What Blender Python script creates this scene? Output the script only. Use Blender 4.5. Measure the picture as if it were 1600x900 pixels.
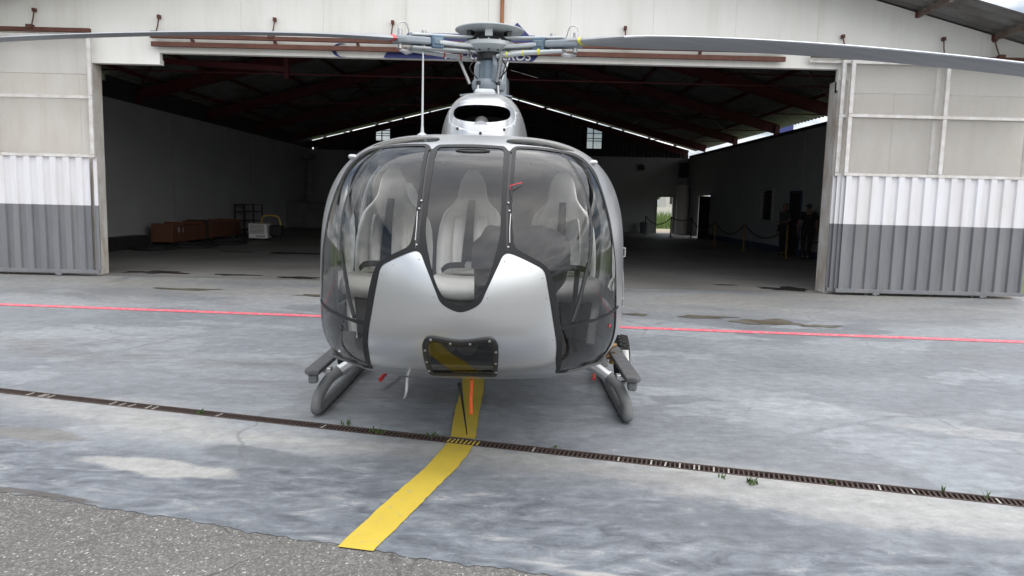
import bpy, bmesh, math, random
import numpy as np
from mathutils import Vector, Matrix
from mathutils.geometry import delaunay_2d_cdt
random.seed(7)
R = math.radians
scene = bpy.context.scene
col = scene.collection
for o in list(bpy.data.objects): bpy.data.objects.remove(o)

# ------------------------------------------------------------------ camera
cam = bpy.data.cameras.new('camera'); camo = bpy.data.objects.new('camera', cam); col.objects.link(camo)
camo.location = (0, 0, 1.6)
camo.rotation_euler = (Matrix.Rotation(R(90 - 6.7), 3, 'X') @ Matrix.Rotation(R(1.4), 3, 'Z')).to_euler()
cam.sensor_width = 36; cam.lens = 1170 * 36 / 1600; cam.clip_start = .05; cam.clip_end = 6000
scene.camera = camo

# ------------------------------------------------------------------ sky, sun, exposure
SUN_EL, SUN_AZ = 68, 130          # azimuth clockwise from +Y
w = bpy.data.worlds.new('World'); scene.world = w; w.use_nodes = True
nt = w.node_tree; nt.nodes.clear()
def N(t, kind, **kw):
    n = t.nodes.new(kind)
    for k, v in kw.items():
        if k.startswith('i_'): n.inputs[k[2:].replace('_', ' ')].default_value = v
        else: setattr(n, k, v)
    return n
out = N(nt, 'ShaderNodeOutputWorld'); bg = N(nt, 'ShaderNodeBackground')
sky = N(nt, 'ShaderNodeTexSky', sky_type='NISHITA', sun_disc=False, sun_elevation=R(SUN_EL), sun_rotation=R(SUN_AZ), air_density=1.0, dust_density=2.0)
tc = N(nt, 'ShaderNodeTexCoord')
sep = N(nt, 'ShaderNodeSeparateXYZ'); nt.links.new(tc.outputs['Generated'], sep.inputs[0])
zz = N(nt, 'ShaderNodeMath', operation='MAXIMUM'); zz.inputs[1].default_value = 0.0; nt.links.new(sep.outputs['Z'], zz.inputs[0])
za = N(nt, 'ShaderNodeMath', operation='ADD'); za.inputs[1].default_value = 0.22; nt.links.new(zz.outputs[0], za.inputs[0])
dx = N(nt, 'ShaderNodeMath', operation='DIVIDE'); nt.links.new(sep.outputs['X'], dx.inputs[0]); nt.links.new(za.outputs[0], dx.inputs[1])
dy = N(nt, 'ShaderNodeMath', operation='DIVIDE'); nt.links.new(sep.outputs['Y'], dy.inputs[0]); nt.links.new(za.outputs[0], dy.inputs[1])
cmb = N(nt, 'ShaderNodeCombineXYZ'); nt.links.new(dx.outputs[0], cmb.inputs[0]); nt.links.new(dy.outputs[0], cmb.inputs[1])
n1 = N(nt, 'ShaderNodeTexNoise', i_Scale=1.3, i_Detail=9.0, i_Roughness=.6, i_Distortion=.4); nt.links.new(cmb.outputs[0], n1.inputs['Vector'])
n2 = N(nt, 'ShaderNodeTexNoise', i_Scale=1.7, i_Detail=9.0, i_Roughness=.6); nt.links.new(cmb.outputs[0], n2.inputs['Vector'])
mk = N(nt, 'ShaderNodeMapRange', i_From_Min=.36, i_From_Max=.56); nt.links.new(n1.outputs['Fac'], mk.inputs['Value'])
br = N(nt, 'ShaderNodeValToRGB'); nt.links.new(n2.outputs['Fac'], br.inputs[0])
br.color_ramp.elements[0].position = .40; br.color_ramp.elements[0].color = (3.2, 3.6, 4.2, 1)
br.color_ramp.elements[1].position = .62; br.color_ramp.elements[1].color = (12.5, 12.5, 12.6, 1)
mx = N(nt, 'ShaderNodeMix', data_type='RGBA')
nt.links.new(mk.outputs['Result'], mx.inputs['Factor']); nt.links.new(sky.outputs[0], mx.inputs['A']); nt.links.new(br.outputs[0], mx.inputs['B'])
cie = N(nt, 'ShaderNodeMath', operation='MULTIPLY_ADD'); cie.inputs[1].default_value = .45; cie.inputs[2].default_value = .78; nt.links.new(zz.outputs[0], cie.inputs[0])
vm = N(nt, 'ShaderNodeVectorMath', operation='SCALE'); nt.links.new(mx.outputs['Result'], vm.inputs[0]); nt.links.new(cie.outputs[0], vm.inputs['Scale'])
nt.links.new(vm.outputs[0], bg.inputs['Color']); bg.inputs['Strength'].default_value = .078
nt.links.new(bg.outputs[0], out.inputs[0])
sl = bpy.data.lights.new('sun', 'SUN'); sl.energy = 1.35; sl.angle = R(130); sl.color = (1, .95, .88)
so = bpy.data.objects.new('sun', sl); col.objects.link(so)
sd = Vector((math.sin(R(SUN_AZ)) * math.cos(R(SUN_EL)), math.cos(R(SUN_AZ)) * math.cos(R(SUN_EL)), math.sin(R(SUN_EL))))
so.rotation_euler = sd.to_track_quat('Z', 'Y').to_euler(); so.location = sd * 50
vs = scene.view_settings; vs.view_transform = 'Standard'; vs.look = 'None'; vs.exposure = 1.36; vs.gamma = 1; vs.use_curve_mapping = False
scene.render.engine = 'CYCLES'

# ------------------------------------------------------------------ materials
M = {}
def mat(name, color, rough=.6, metal=0., noise=0., nscale=4., ncol=None, bump=0., bscale=40., coat=0., spec=.5, stretch=(1, 1, 1)):
    m = bpy.data.materials.new(name); m.use_nodes = True; t = m.node_tree; b = t.nodes['Principled BSDF']
    b.inputs['Roughness'].default_value = rough; b.inputs['Metallic'].default_value = metal
    b.inputs['Coat Weight'].default_value = coat; b.inputs['Coat Roughness'].default_value = .14; b.inputs['Specular IOR Level'].default_value = spec
    c = (*color, 1)
    b.inputs['Base Color'].default_value = c
    if noise > 0 or bump > 0:
        g = N(t, 'ShaderNodeTexCoord'); mp = N(t, 'ShaderNodeMapping'); mp.inputs['Scale'].default_value = stretch
        t.links.new(g.outputs['Object'], mp.inputs[0])
    if noise > 0:
        nn = N(t, 'ShaderNodeTexNoise', i_Scale=nscale, i_Detail=7., i_Roughness=.62); t.links.new(mp.outputs[0], nn.inputs['Vector'])
        r = N(t, 'ShaderNodeValToRGB'); t.links.new(nn.outputs['Fac'], r.inputs[0])
        c2 = ncol or tuple(x * (1 - noise) for x in color)
        r.color_ramp.elements[0].position = .32; r.color_ramp.elements[0].color = (*c2, 1)
        r.color_ramp.elements[1].position = .62; r.color_ramp.elements[1].color = c
        t.links.new(r.outputs[0], b.inputs['Base Color'])
        rr = N(t, 'ShaderNodeMapRange', i_To_Min=min(1, rough + .12), i_To_Max=max(.02, rough - .08)); t.links.new(nn.outputs['Fac'], rr.inputs['Value'])
        t.links.new(rr.outputs['Result'], b.inputs['Roughness'])
    if bump > 0:
        nb = N(t, 'ShaderNodeTexNoise', i_Scale=bscale, i_Detail=5.); t.links.new(mp.outputs[0], nb.inputs['Vector'])
        bp = N(t, 'ShaderNodeBump', i_Strength=bump, i_Distance=.01); t.links.new(nb.outputs['Fac'], bp.inputs['Height'])
        t.links.new(bp.outputs[0], b.inputs['Normal'])
    M[name] = m
    return m
mat('silver_paint', (.45, .46, .47), .32, .75, coat=.3)
mat('silver_nose', (.52, .53, .54), .28, .85, coat=.3)
mat('frame_dark', (.013, .0135, .015), .5, 0, .15, 6., spec=.25)
mat('black_trim', (.012, .012, .013), .45)
mat('belly_grey', (.16, .165, .17), .45, .2, .2, 3.)
mat('skid_tube', (.47, .48, .49), .33, .7, .1, 5.)
mat('gaiter', (.13, .135, .135), .75, 0, .25, 9., bump=.3, bscale=60)
mat('step_grey', (.10, .10, .105), .7, 0, .3, 12., bump=.5, bscale=160)
mat('cream_leather', (.90, .89, .84), .5, 0, .08, 5., bump=.12, bscale=120)
mat('belt', (.035, .037, .042), .8, 0, .2, 30.)
mat('cabin_dark', (.10, .10, .10), .7, 0, .2, 4.)
mat('cabin_grey', (.13, .132, .135), .7, 0, .15, 4.)
mat('console', (.016, .016, .018), .7, spec=.3)
mat('screen', (.01, .012, .016), .12)
mat('hub_grey', (.24, .27, .30), .45, .2, .15, 8.)
mat('hub_white', (.46, .49, .50), .4, .1, .12, 8.)
mat('hub_blue', (.10, .16, .23), .5, .1, .2, 8.)
mat('mast_blue', (.15, .20, .24), .45, .3, .2, 8.)
mat('blade_grey', (.27, .285, .30), .42, .0, .12, 2., stretch=(1, 8, 1))
mat('blade_edge', (.6, .62, .65), .3, .8)
mat('red_tape', (.55, .02, .03), .5); mat('yellow_tape', (.62, .6, .05), .5); mat('orange_strap', (.85, .13, .02), .6, 0, .15, 20.)
mat('steel', (.45, .45, .45), .35, .9, .2, 20.)
mat('bronze', (.28, .17, .06), .4, .7, .4, 20.)
mat('rubber', (.018, .018, .018), .8, 0, .3, 30., bump=.3, bscale=80)
mat('red_paint', (.45, .03, .025), .45, 0, .3, 12.)
mat('white_plastic', (.7, .7, .68), .5, 0, .1, 6.)
mat('facade', (.83, .82, .78), .75, 0, .10, 1.4, (.77, .76, .71), .12, 30., stretch=(1, 1, .3))
mat('facade_old', (.80, .77, .71), .8, 0, .35, 2.2, (.66, .59, .50), .15, 30., stretch=(1, 1, .35))
mat('door_white', (.71, .71, .735), .5, 0, .1, 2.6, (.66, .65, .65), stretch=(1, 1, .3))
mat('door_grey', (.175, .18, .192), .55, 0, .2, 2.6, stretch=(1, 1, .3))
mat('frame_white', (.66, .65, .63), .6, 0, .25, 7., (.5, .46, .42))
mat('jamb', (.62, .60, .57), .75, 0, .6, 1.6, (.46, .41, .36), .3, 14.)
mat('rust', (.12, .048, .032), .75, 0, .5, 7., (.09, .035, .022), .3, 60.)
mat('rust_grey', (.17, .135, .115), .75, 0, .5, 5., (.10, .055, .04), .3, 60.)
mat('orange_pipe', (.42, .16, .06), .6, 0, .3, 9.)
mat('red_steel', (.10, .013, .016), .6, 0, .35, 3.)
mat('roof_sheet', (.20, .20, .195), .55, .3, .3, 1.3, (.13, .12, .11))
mat('inner_wall', (.34, .345, .35), .9, 0, .12, .7)
mat('inner_blue', (.03, .05, .12), .7, 0, .2, 3.)
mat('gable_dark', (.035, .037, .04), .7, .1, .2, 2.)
mat('joint', (.30, .30, .30), .8, 0, .2, 9.)
mat('sign_blue', (.022, .032, .17), .45, 0, .1, 3.)
mat('sign_white', (.75, .75, .75), .5)
mat('crate_orange', (.11, .036, .015), .7, 0, .5, 6., (.12, .05, .03))
mat('dark_thing', (.02, .02, .02), .7, 0, .3, 5.)
mat('dim_steel', (.16, .16, .16), .7, 0, .3, 2.)
mat('yellow_paint', (.55, .36, .05), .5, 0, .2, 8.)
mat('post_yellow', (.24, .14, .045), .6, 0, .2, 8.)
mat('rope', (.02, .02, .02), .8)
mat('shirt', (.010, .010, .012), .85, 0, .2, 14.); mat('trousers', (.010, .010, .013), .85, 0, .2, 14.)
mat('shirt_grey', (.035, .037, .038), .85, 0, .2, 14.)
mat('skin', (.16, .085, .06), .55); mat('hair', (.01, .008, .007), .6)
mat('leaf', (.075, .13, .03), .6, 0, .45, 3.); mat('bark', (.09, .065, .045), .9, 0, .3, 8.)
mat('far_wall', (.55, .52, .48), .8, 0, .1, 2.)
mat('bin', (.05, .065, .07), .6); mat('grate', (.075, .05, .042), .75, .2, .5, 12., (.035, .024, .02))
mat('grate_bright', (.5, .47, .42), .5, .4, .4, 14.)
mat('grate_yellow', (.55, .42, .06), .6, .0, .5, 14., (.2, .13, .05))
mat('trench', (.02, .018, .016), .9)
def glass(name, tint, ior=1.5, rough=0.):
    m = bpy.data.materials.new(name); m.use_nodes = True; t = m.node_tree; t.nodes.clear()
    o = N(t, 'ShaderNodeOutputMaterial'); mixn = N(t, 'ShaderNodeMixShader'); tr = N(t, 'ShaderNodeBsdfTransparent'); gl = N(t, 'ShaderNodeBsdfGlossy', i_Roughness=rough)
    fr = N(t, 'ShaderNodeFresnel', i_IOR=ior); tr.inputs[0].default_value = (*tint, 1)
    t.links.new(fr.outputs[0], mixn.inputs[0]); t.links.new(tr.outputs[0], mixn.inputs[1]); t.links.new(gl.outputs[0], mixn.inputs[2]); t.links.new(mixn.outputs[0], o.inputs[0])
    M[name] = m
glass('windshield', (.98, .985, .985), 1.5)
glass('chin_glass', (.66, .67, .68), 1.55)
glass('overhead_glass', (.85, .82, .80), 1.5)
glass('pane_glass', (.6, .62, .62), 1.5)
glass('lamp_glass', (.28, .27, .24), 1.6)

def streaks(name, colr, amt, scale=2.4, thr=(.50, .72), st=(1, 1, .07)):
    t = M[name].node_tree; b = t.nodes['Principled BSDF']; src = b.inputs['Base Color'].links[0].from_socket
    g = N(t, 'ShaderNodeTexCoord'); mp = N(t, 'ShaderNodeMapping'); mp.inputs['Scale'].default_value = st; t.links.new(g.outputs['Object'], mp.inputs[0])
    n = N(t, 'ShaderNodeTexNoise', i_Scale=scale, i_Detail=8., i_Roughness=.7); t.links.new(mp.outputs[0], n.inputs['Vector'])
    k = N(t, 'ShaderNodeMapRange', i_From_Min=thr[0], i_From_Max=thr[1], i_To_Min=0., i_To_Max=amt); t.links.new(n.outputs['Fac'], k.inputs['Value'])
    x = N(t, 'ShaderNodeMix', data_type='RGBA'); t.links.new(k.outputs['Result'], x.inputs['Factor']); t.links.new(src, x.inputs['A']); x.inputs['B'].default_value = (*colr, 1); t.links.new(x.outputs['Result'], b.inputs['Base Color'])
streaks('facade', (.55, .50, .42), .35); streaks('facade_old', (.50, .36, .22), .6, 2.0, (.54, .74))
streaks('door_white', (.50, .45, .40), .45, 3.5); streaks('door_grey', (.26, .25, .24), .6, 3.5); streaks('jamb', (.33, .24, .17), .7, 3., (.5, .66), (1, 1, .3))
# expanded metal mesh: fine wires with real gaps (about a pixel each)
m = bpy.data.materials.new('wire_mesh'); m.use_nodes = True; t = m.node_tree; b = t.nodes['Principled BSDF']
b.inputs['Base Color'].default_value = (.52, .50, .47, 1); b.inputs['Roughness'].default_value = .6
g = N(t, 'ShaderNodeTexCoord'); mp = N(t, 'ShaderNodeMapping'); mp.inputs['Rotation'].default_value = (0, R(45), 0); t.links.new(g.outputs['Object'], mp.inputs[0])
sx = N(t, 'ShaderNodeSeparateXYZ'); t.links.new(mp.outputs[0], sx.inputs[0])
def stripes(sock):
    a = N(t, 'ShaderNodeMath', operation='MULTIPLY'); a.inputs[1].default_value = 1 / .022; t.links.new(sock, a.inputs[0])
    f = N(t, 'ShaderNodeMath', operation='FRACT'); t.links.new(a.outputs[0], f.inputs[0])
    l = N(t, 'ShaderNodeMath', operation='LESS_THAN'); l.inputs[1].default_value = .2; t.links.new(f.outputs[0], l.inputs[0]); return l
a1, a2 = stripes(sx.outputs['X']), stripes(sx.outputs['Z'])
mm = N(t, 'ShaderNodeMath', operation='MAXIMUM'); t.links.new(a1.outputs[0], mm.inputs[0]); t.links.new(a2.outputs[0], mm.inputs[1])
t.links.new(mm.outputs[0], b.inputs['Alpha']); M['wire_mesh'] = m

def ramp(t, sock, stops):
    r = N(t, 'ShaderNodeValToRGB'); t.links.new(sock, r.inputs[0]); e = r.color_ramp.elements
    while len(e) < len(stops): e.new(.5)
    for i, (p, c) in enumerate(stops): e[i].position = p; e[i].color = (*c, 1) if len(c) == 3 else c
    return r
def mixc(t, fac, a, bb, blend='MIX'):
    x = N(t, 'ShaderNodeMix', data_type='RGBA', blend_type=blend)
    for s, v in (('Factor', fac), ('A', a), ('B', bb)):
        if isinstance(v, (tuple, float, int)): x.inputs[s].default_value = v if not isinstance(v, tuple) else (*v, 1)
        else: t.links.new(v, x.inputs[s])
    return x.outputs['Result']
def noise(t, vec, scale, detail=8., rough=.6, dist=0.):
    n = N(t, 'ShaderNodeTexNoise', i_Scale=scale, i_Detail=detail, i_Roughness=rough, i_Distortion=dist); t.links.new(vec, n.inputs['Vector']); return n.outputs['Fac']
def mapped(t, scale=(1, 1, 1), rot=0., loc=(0, 0, 0)):
    g = N(t, 'ShaderNodeTexCoord'); mp = N(t, 'ShaderNodeMapping'); mp.inputs['Scale'].default_value = scale; mp.inputs['Rotation'].default_value = (0, 0, rot); mp.inputs['Location'].default_value = loc
    t.links.new(g.outputs['Object'], mp.inputs[0]); return mp.outputs[0]

# painted, worn apron concrete
m = bpy.data.materials.new('apron'); m.use_nodes = True; t = m.node_tree; b = t.nodes['Principled BSDF']
ang = -R(14)
v1 = mapped(t, (.6, 1.0, 1), -ang); v2 = mapped(t, (.7, 1.2, 1), -ang, (3.1, 7.7, 0)); v3 = mapped(t); v4 = mapped(t, (.4, .8, 1), -ang, (11, 4, 0))
f1 = noise(t, v1, .55, 9, .56, .15); f2 = noise(t, v2, .6, 10, .60, .3); f3 = noise(t, v3, 9, 8, .7); f4 = noise(t, v4, .6, 8, .6, .2); f5 = noise(t, v3, 70, 4, .7)
base = ramp(t, f1, [(.30, (0.136, 0.147, 0.162)), (.47, (0.164, 0.177, 0.193)), (.56, (0.196, 0.210, 0.227)), (.70, (0.220, 0.235, 0.249))]).outputs[0]
patch = ramp(t, f2, [(.525, (0, 0, 0)), (.545, (.7, .7, .7)), (.75, (1, 1, 1))]).outputs[0]
c = mixc(t, patch, base, (0.236, 0.256, 0.273))
dark = ramp(t, f4, [(.56, (0, 0, 0)), (.64, (.7, .7, .7)), (.8, (1, 1, 1))]).outputs[0]
c = mixc(t, dark, c, (0.140, 0.144, 0.146))
# pale bare strip beside the drain and worn rough strip near the asphalt: y' is the distance measured across the drain
g = N(t, 'ShaderNodeTexCoord'); sp = N(t, 'ShaderNodeSeparateXYZ'); t.links.new(g.outputs['Object'], sp.inputs[0])
ay = N(t, 'ShaderNodeMath', operation='MULTIPLY_ADD'); ay.inputs[1].default_value = .262; t.links.new(sp.outputs['X'], ay.inputs[0]); t.links.new(sp.outputs['Y'], ay.inputs[2])
wob = N(t, 'ShaderNodeMath', operation='MULTIPLY_ADD'); wob.inputs[1].default_value = 1.1; t.links.new(f2, wob.inputs[0]); t.links.new(ay.outputs[0], wob.inputs[2])
near = ramp(t, wob.outputs[0], [(0, (0, 0, 0)), (1, (1, 1, 1))])
mr = N(t, 'ShaderNodeMapRange', i_From_Min=4.65, i_From_Max=5.0); t.links.new(wob.outputs[0], mr.inputs['Value'])
mr2 = N(t, 'ShaderNodeMapRange', i_From_Min=5.35, i_From_Max=5.1); t.links.new(wob.outputs[0], mr2.inputs['Value'])
st = N(t, 'ShaderNodeMath', operation='MULTIPLY'); t.links.new(mr.outputs['Result'], st.inputs[0]); t.links.new(mr2.outputs['Result'], st.inputs[1])
st2 = N(t, 'ShaderNodeMath', operation='MULTIPLY'); t.links.new(st.outputs[0], st2.inputs[0])
pr = ramp(t, f4, [(.40, (.1, .1, .1)), (.55, (.9, .9, .9))]); t.links.new(pr.outputs[0], st2.inputs[1])
c = mixc(t, st2.outputs[0], c, (0.320, 0.318, 0.305))
rough_zone = N(t, 'ShaderNodeMapRange', i_From_Min=4.75, i_From_Max=4.35); t.links.new(wob.outputs[0], rough_zone.inputs['Value'])
worn = ramp(t, noise(t, mapped(t, (2.2, 5, 1), -ang, (5, 1, 0)), 1.6, 10, .7, .8), [(.36, (0.076, 0.084, 0.096)), (.48, (0.124, 0.137, 0.155)), (.58, (0.168, 0.183, 0.201)), (.68, (0.272, 0.276, 0.275)), (.76, (0.336, 0.338, 0.335))]).outputs[0]
c = mixc(t, rough_zone.outputs['Result'], c, worn)
# bare and repainted patches with shapes of their own
gw_ = N(t, 'ShaderNodeTexNoise', i_Scale=2.2, i_Detail=8., i_Roughness=.65); t.links.new(v3, gw_.inputs['Vector'])
def spot(c, cx, cy, rx, ry, colr, amt, rot=ang):
    wv_ = N(t, 'ShaderNodeVectorMath', operation='MULTIPLY_ADD'); wv_.inputs[1].default_value = (rx * .9, ry * 1.6, 0); t.links.new(gw_.outputs['Color'], wv_.inputs[0]); t.links.new(v3, wv_.inputs[2])
    sb = N(t, 'ShaderNodeVectorMath', operation='SUBTRACT'); sb.inputs[1].default_value = (cx + rx * .45, cy + ry * .8, 0); t.links.new(wv_.outputs[0], sb.inputs[0])
    mp_ = N(t, 'ShaderNodeMapping'); mp_.inputs['Rotation'].default_value = (0, 0, -rot); t.links.new(sb.outputs[0], mp_.inputs[0])
    m2 = N(t, 'ShaderNodeVectorMath', operation='MULTIPLY'); m2.inputs[1].default_value = (1 / rx, 1 / ry, 0); t.links.new(mp_.outputs[0], m2.inputs[0])
    ln = N(t, 'ShaderNodeVectorMath', operation='LENGTH'); t.links.new(m2.outputs[0], ln.inputs[0])
    k = N(t, 'ShaderNodeMapRange', i_From_Min=1.0, i_From_Max=.72, i_To_Min=0., i_To_Max=amt); t.links.new(ln.outputs['Value'], k.inputs['Value'])
    return mixc(t, k.outputs['Result'], c, colr)
c = spot(c, -2.05, 4.22, .55, .13, (0.320, 0.318, 0.305), .9)
c = spot(c, 2.1, 3.85, 1.5, .27, (0.296, 0.297, 0.288), .8)
c = spot(c, .9, 4.25, .8, .12, (0.248, 0.247, 0.241), .7)
c = spot(c, 2.3, 5.9, .55, .28, (0.272, 0.289, 0.305), .8)
c = spot(c, 1.25, 6.3, .3, .14, (0.272, 0.289, 0.310), .8)
c = spot(c, 3.4, 5.3, .6, .16, (0.280, 0.285, 0.284), .7)
c = spot(c, -2.6, 5.12, .9, .10, (0.288, 0.289, 0.284), .7)
c = spot(c, -3.1, 4.75, .4, .14, (0.160, 0.153, 0.142), .8)
c = spot(c, -1.55, 4.45, .5, .16, (0.120, 0.130, 0.144), .8)
c = spot(c, 1.0, 3.6, .8, .2, (0.120, 0.130, 0.144), .7)
c = spot(c, -2.4, 6.6, .9, .25, (0.232, 0.252, 0.271), .6)
c = spot(c, -2.55, 3.80, .55, .035, (.07, .062, .055), .9)
c = spot(c, .75, 2.97, .6, .05, (.36, .35, .33), .7)
# sandy film towards the hangar threshold
sand = N(t, 'ShaderNodeMapRange', i_From_Min=9.6, i_From_Max=12.5); t.links.new(sp.outputs['Y'], sand.inputs['Value'])
sn = N(t, 'ShaderNodeMath', operation='MULTIPLY'); t.links.new(sand.outputs['Result'], sn.inputs[0]); t.links.new(ramp(t, f1, [(.38, (.2, .2, .2)), (.6, (.9, .9, .9))]).outputs[0], sn.inputs[1])
c = mixc(t, sn.outputs[0], c, (0.240, 0.235, 0.219))
c = mixc(t, .7, c, ramp(t, f3, [(.3, (.36, .36, .36)), (.7, (.64, .64, .64))]).outputs[0], 'OVERLAY')
f6 = noise(t, mapped(t, (1.4, 4, 1), -ang, (2, 9, 0)), 3.2, 12, .74, .3)
c = mixc(t, .48, c, ramp(t, f6, [(.34, (.34, .34, .34)), (.5, (.5, .5, .5)), (.66, (.66, .66, .66))]).outputs[0], 'OVERLAY')
chv = N(t, 'ShaderNodeTexVoronoi', i_Scale=26.); t.links.new(v3, chv.inputs['Vector']); chs = N(t, 'ShaderNodeSeparateColor'); t.links.new(chv.outputs['Color'], chs.inputs[0])
chm = N(t, 'ShaderNodeMath', operation='MULTIPLY'); t.links.new(ramp(t, chs.outputs[0], [(.94, (0, 0, 0)), (.98, (.35, .35, .35))]).outputs[0], chm.inputs[0]); t.links.new(ramp(t, f6, [(.52, (0, 0, 0)), (.62, (1, 1, 1))]).outputs[0], chm.inputs[1])
c = mixc(t, chm.outputs[0], c, (.40, .39, .37))
pit = ramp(t, noise(t, v3, 34, 6, .8), [(.26, (.8, .8, .8)), (.34, (0, 0, 0))]).outputs[0]
c = mixc(t, pit, c, (.11, .11, .11))
c = mixc(t, .30, c, ramp(t, f5, [(.3, (.3, .3, .3)), (.7, (.68, .68, .68))]).outputs[0], 'OVERLAY')
crk = N(t, 'ShaderNodeTexVoronoi', feature='DISTANCE_TO_EDGE', i_Scale=.45); 
wv = N(t, 'ShaderNodeVectorMath', operation='MULTIPLY_ADD'); wn = N(t, 'ShaderNodeTexNoise', i_Scale=2.5, i_Detail=6.); t.links.new(v3, wn.inputs['Vector']); wv.inputs[1].default_value = (.5, .5, 0); t.links.new(wn.outputs['Color'], wv.inputs[0]); t.links.new(v3, wv.inputs[2]); t.links.new(wv.outputs[0], crk.inputs['Vector'])
ck = ramp(t, crk.outputs['Distance'], [(0, (1, 1, 1)), (.003, (1, 1, 1)), (.006, (0, 0, 0))]).outputs[0]
ckm = N(t, 'ShaderNodeMath', operation='MULTIPLY'); t.links.new(ck, ckm.inputs[0]); t.links.new(ramp(t, f2, [(.48, (0, 0, 0)), (.6, (.5, .5, .5))]).outputs[0], ckm.inputs[1])
c = mixc(t, ckm.outputs[0], c, (.09, .09, .09))
t.links.new(c, b.inputs['Base Color'])
rg = N(t, 'ShaderNodeMapRange', i_To_Min=.36, i_To_Max=.72); t.links.new(f2, rg.inputs['Value']); t.links.new(rg.outputs['Result'], b.inputs['Roughness'])
bp = N(t, 'ShaderNodeBump', i_Strength=.35, i_Distance=.008); t.links.new(f3, bp.inputs['Height']); bp2 = N(t, 'ShaderNodeBump', i_Strength=.25, i_Distance=.003); t.links.new(f5, bp2.inputs['Height']); t.links.new(bp.outputs[0], bp2.inputs['Normal']); t.links.new(bp2.outputs[0], b.inputs['Normal'])
M['apron'] = m
# asphalt with pale aggregate
m = bpy.data.materials.new('asphalt'); m.use_nodes = True; t = m.node_tree; b = t.nodes['Principled BSDF']
v = mapped(t); a1 = noise(t, v, 1.2, 6); a2 = noise(t, v, 60, 5, .7)
vo = N(t, 'ShaderNodeTexVoronoi', i_Scale=120.); t.links.new(v, vo.inputs['Vector'])
vc = N(t, 'ShaderNodeSeparateColor'); t.links.new(vo.outputs['Color'], vc.inputs[0])
c = ramp(t, a1, [(.3, (.07, .0675, .063)), (.7, (.108, .104, .097))]).outputs[0]
c = mixc(t, .6, c, ramp(t, a2, [(.25, (.25, .25, .25)), (.75, (.75, .75, .75))]).outputs[0], 'OVERLAY')
c = mixc(t, ramp(t, vc.outputs[0], [(.0, (.0, .0, .0)), (.5, (.15, .15, .15)), (.8, (.6, .6, .6)), (1., (.9, .9, .9))]).outputs[0], c, (.20, .195, .185))
c = mixc(t, ramp(t, vc.outputs[1], [(.965, (0, 0, 0)), (.985, (.9, .9, .9))]).outputs[0], c, (.42, .41, .39))
c = mixc(t, ramp(t, vc.outputs[2], [(.0, (.85, .85, .85)), (.2, (0, 0, 0))]).outputs[0], c, (.06, .058, .055))
crk = N(t, 'ShaderNodeTexVoronoi', feature='DISTANCE_TO_EDGE', i_Scale=1.3)
wv = N(t, 'ShaderNodeVectorMath', operation='MULTIPLY_ADD'); wn = N(t, 'ShaderNodeTexNoise', i_Scale=4., i_Detail=6.); t.links.new(v, wn.inputs['Vector']); wv.inputs[1].default_value = (.35, .35, 0); t.links.new(wn.outputs['Color'], wv.inputs[0]); t.links.new(v, wv.inputs[2]); t.links.new(wv.outputs[0], crk.inputs['Vector'])
cm_ = N(t, 'ShaderNodeMath', operation='MULTIPLY'); t.links.new(ramp(t, crk.outputs['Distance'], [(0, (1, 1, 1)), (.006, (.9, .9, .9)), (.013, (0, 0, 0))]).outputs[0], cm_.inputs[0]); t.links.new(ramp(t, a1, [(.45, (0, 0, 0)), (.6, (.8, .8, .8))]).outputs[0], cm_.inputs[1])
c = mixc(t, cm_.outputs[0], c, (.035, .034, .032))
t.links.new(c, b.inputs['Base Color']); b.inputs['Roughness'].default_value = .85
bp = N(t, 'ShaderNodeBump', i_Strength=.7, i_Distance=.008); t.links.new(a2, bp.inputs['Height']); t.links.new(bp.outputs[0], b.inputs['Normal'])
M['asphalt'] = m
# hangar floor
mat('hangar_floor', (.20, .195, .185), .62, 0, .35, .5, (.13, .125, .118), .15, 30.)
mat('wet', (.045, .042, .04), .18, 0, .3, 4.); mat('wet_brown', (.10, .085, .06), .30, 0, .5, 3., (.16, .15, .13))
def worn_paint(name, colr, under, thr=.36):
    m = bpy.data.materials.new(name); m.use_nodes = True; t = m.node_tree; b = t.nodes['Principled BSDF']
    v = mapped(t); f = noise(t, v, 14, 9, .75); f2 = noise(t, v, 3, 5)
    c = mixc(t, ramp(t, f, [(thr - .03, (1, 1, 1)), (thr + .03, (0, 0, 0))]).outputs[0], mixc(t, ramp(t, f2, [(.3, (0, 0, 0)), (.7, (1, 1, 1))]).outputs[0], tuple(x * .86 for x in colr), colr), under)
    t.links.new(c, b.inputs['Base Color']); b.inputs['Roughness'].default_value = .6
    bp = N(t, 'ShaderNodeBump', i_Strength=.2, i_Distance=.004); t.links.new(f, bp.inputs['Height']); t.links.new(bp.outputs[0], b.inputs['Normal'])
    M[name] = m
worn_paint('yellow_line', (.52, .385, .045), (.34, .30, .15), .385)
worn_paint('red_line', (.68, .10, .14), (.52, .26, .28), .47)
m = bpy.data.materials.new('field'); m.use_nodes = True; t = m.node_tree; b = t.nodes['Principled BSDF']
v = mapped(t); c = ramp(t, noise(t, v, .15, 9, .7), [(.35, (.05, .085, .025)), (.55, (.09, .13, .04)), (.7, (.17, .16, .08))]).outputs[0]
t.links.new(c, b.inputs['Base Color']); b.inputs['Roughness'].default_value = .95; M['field'] = m

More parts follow.
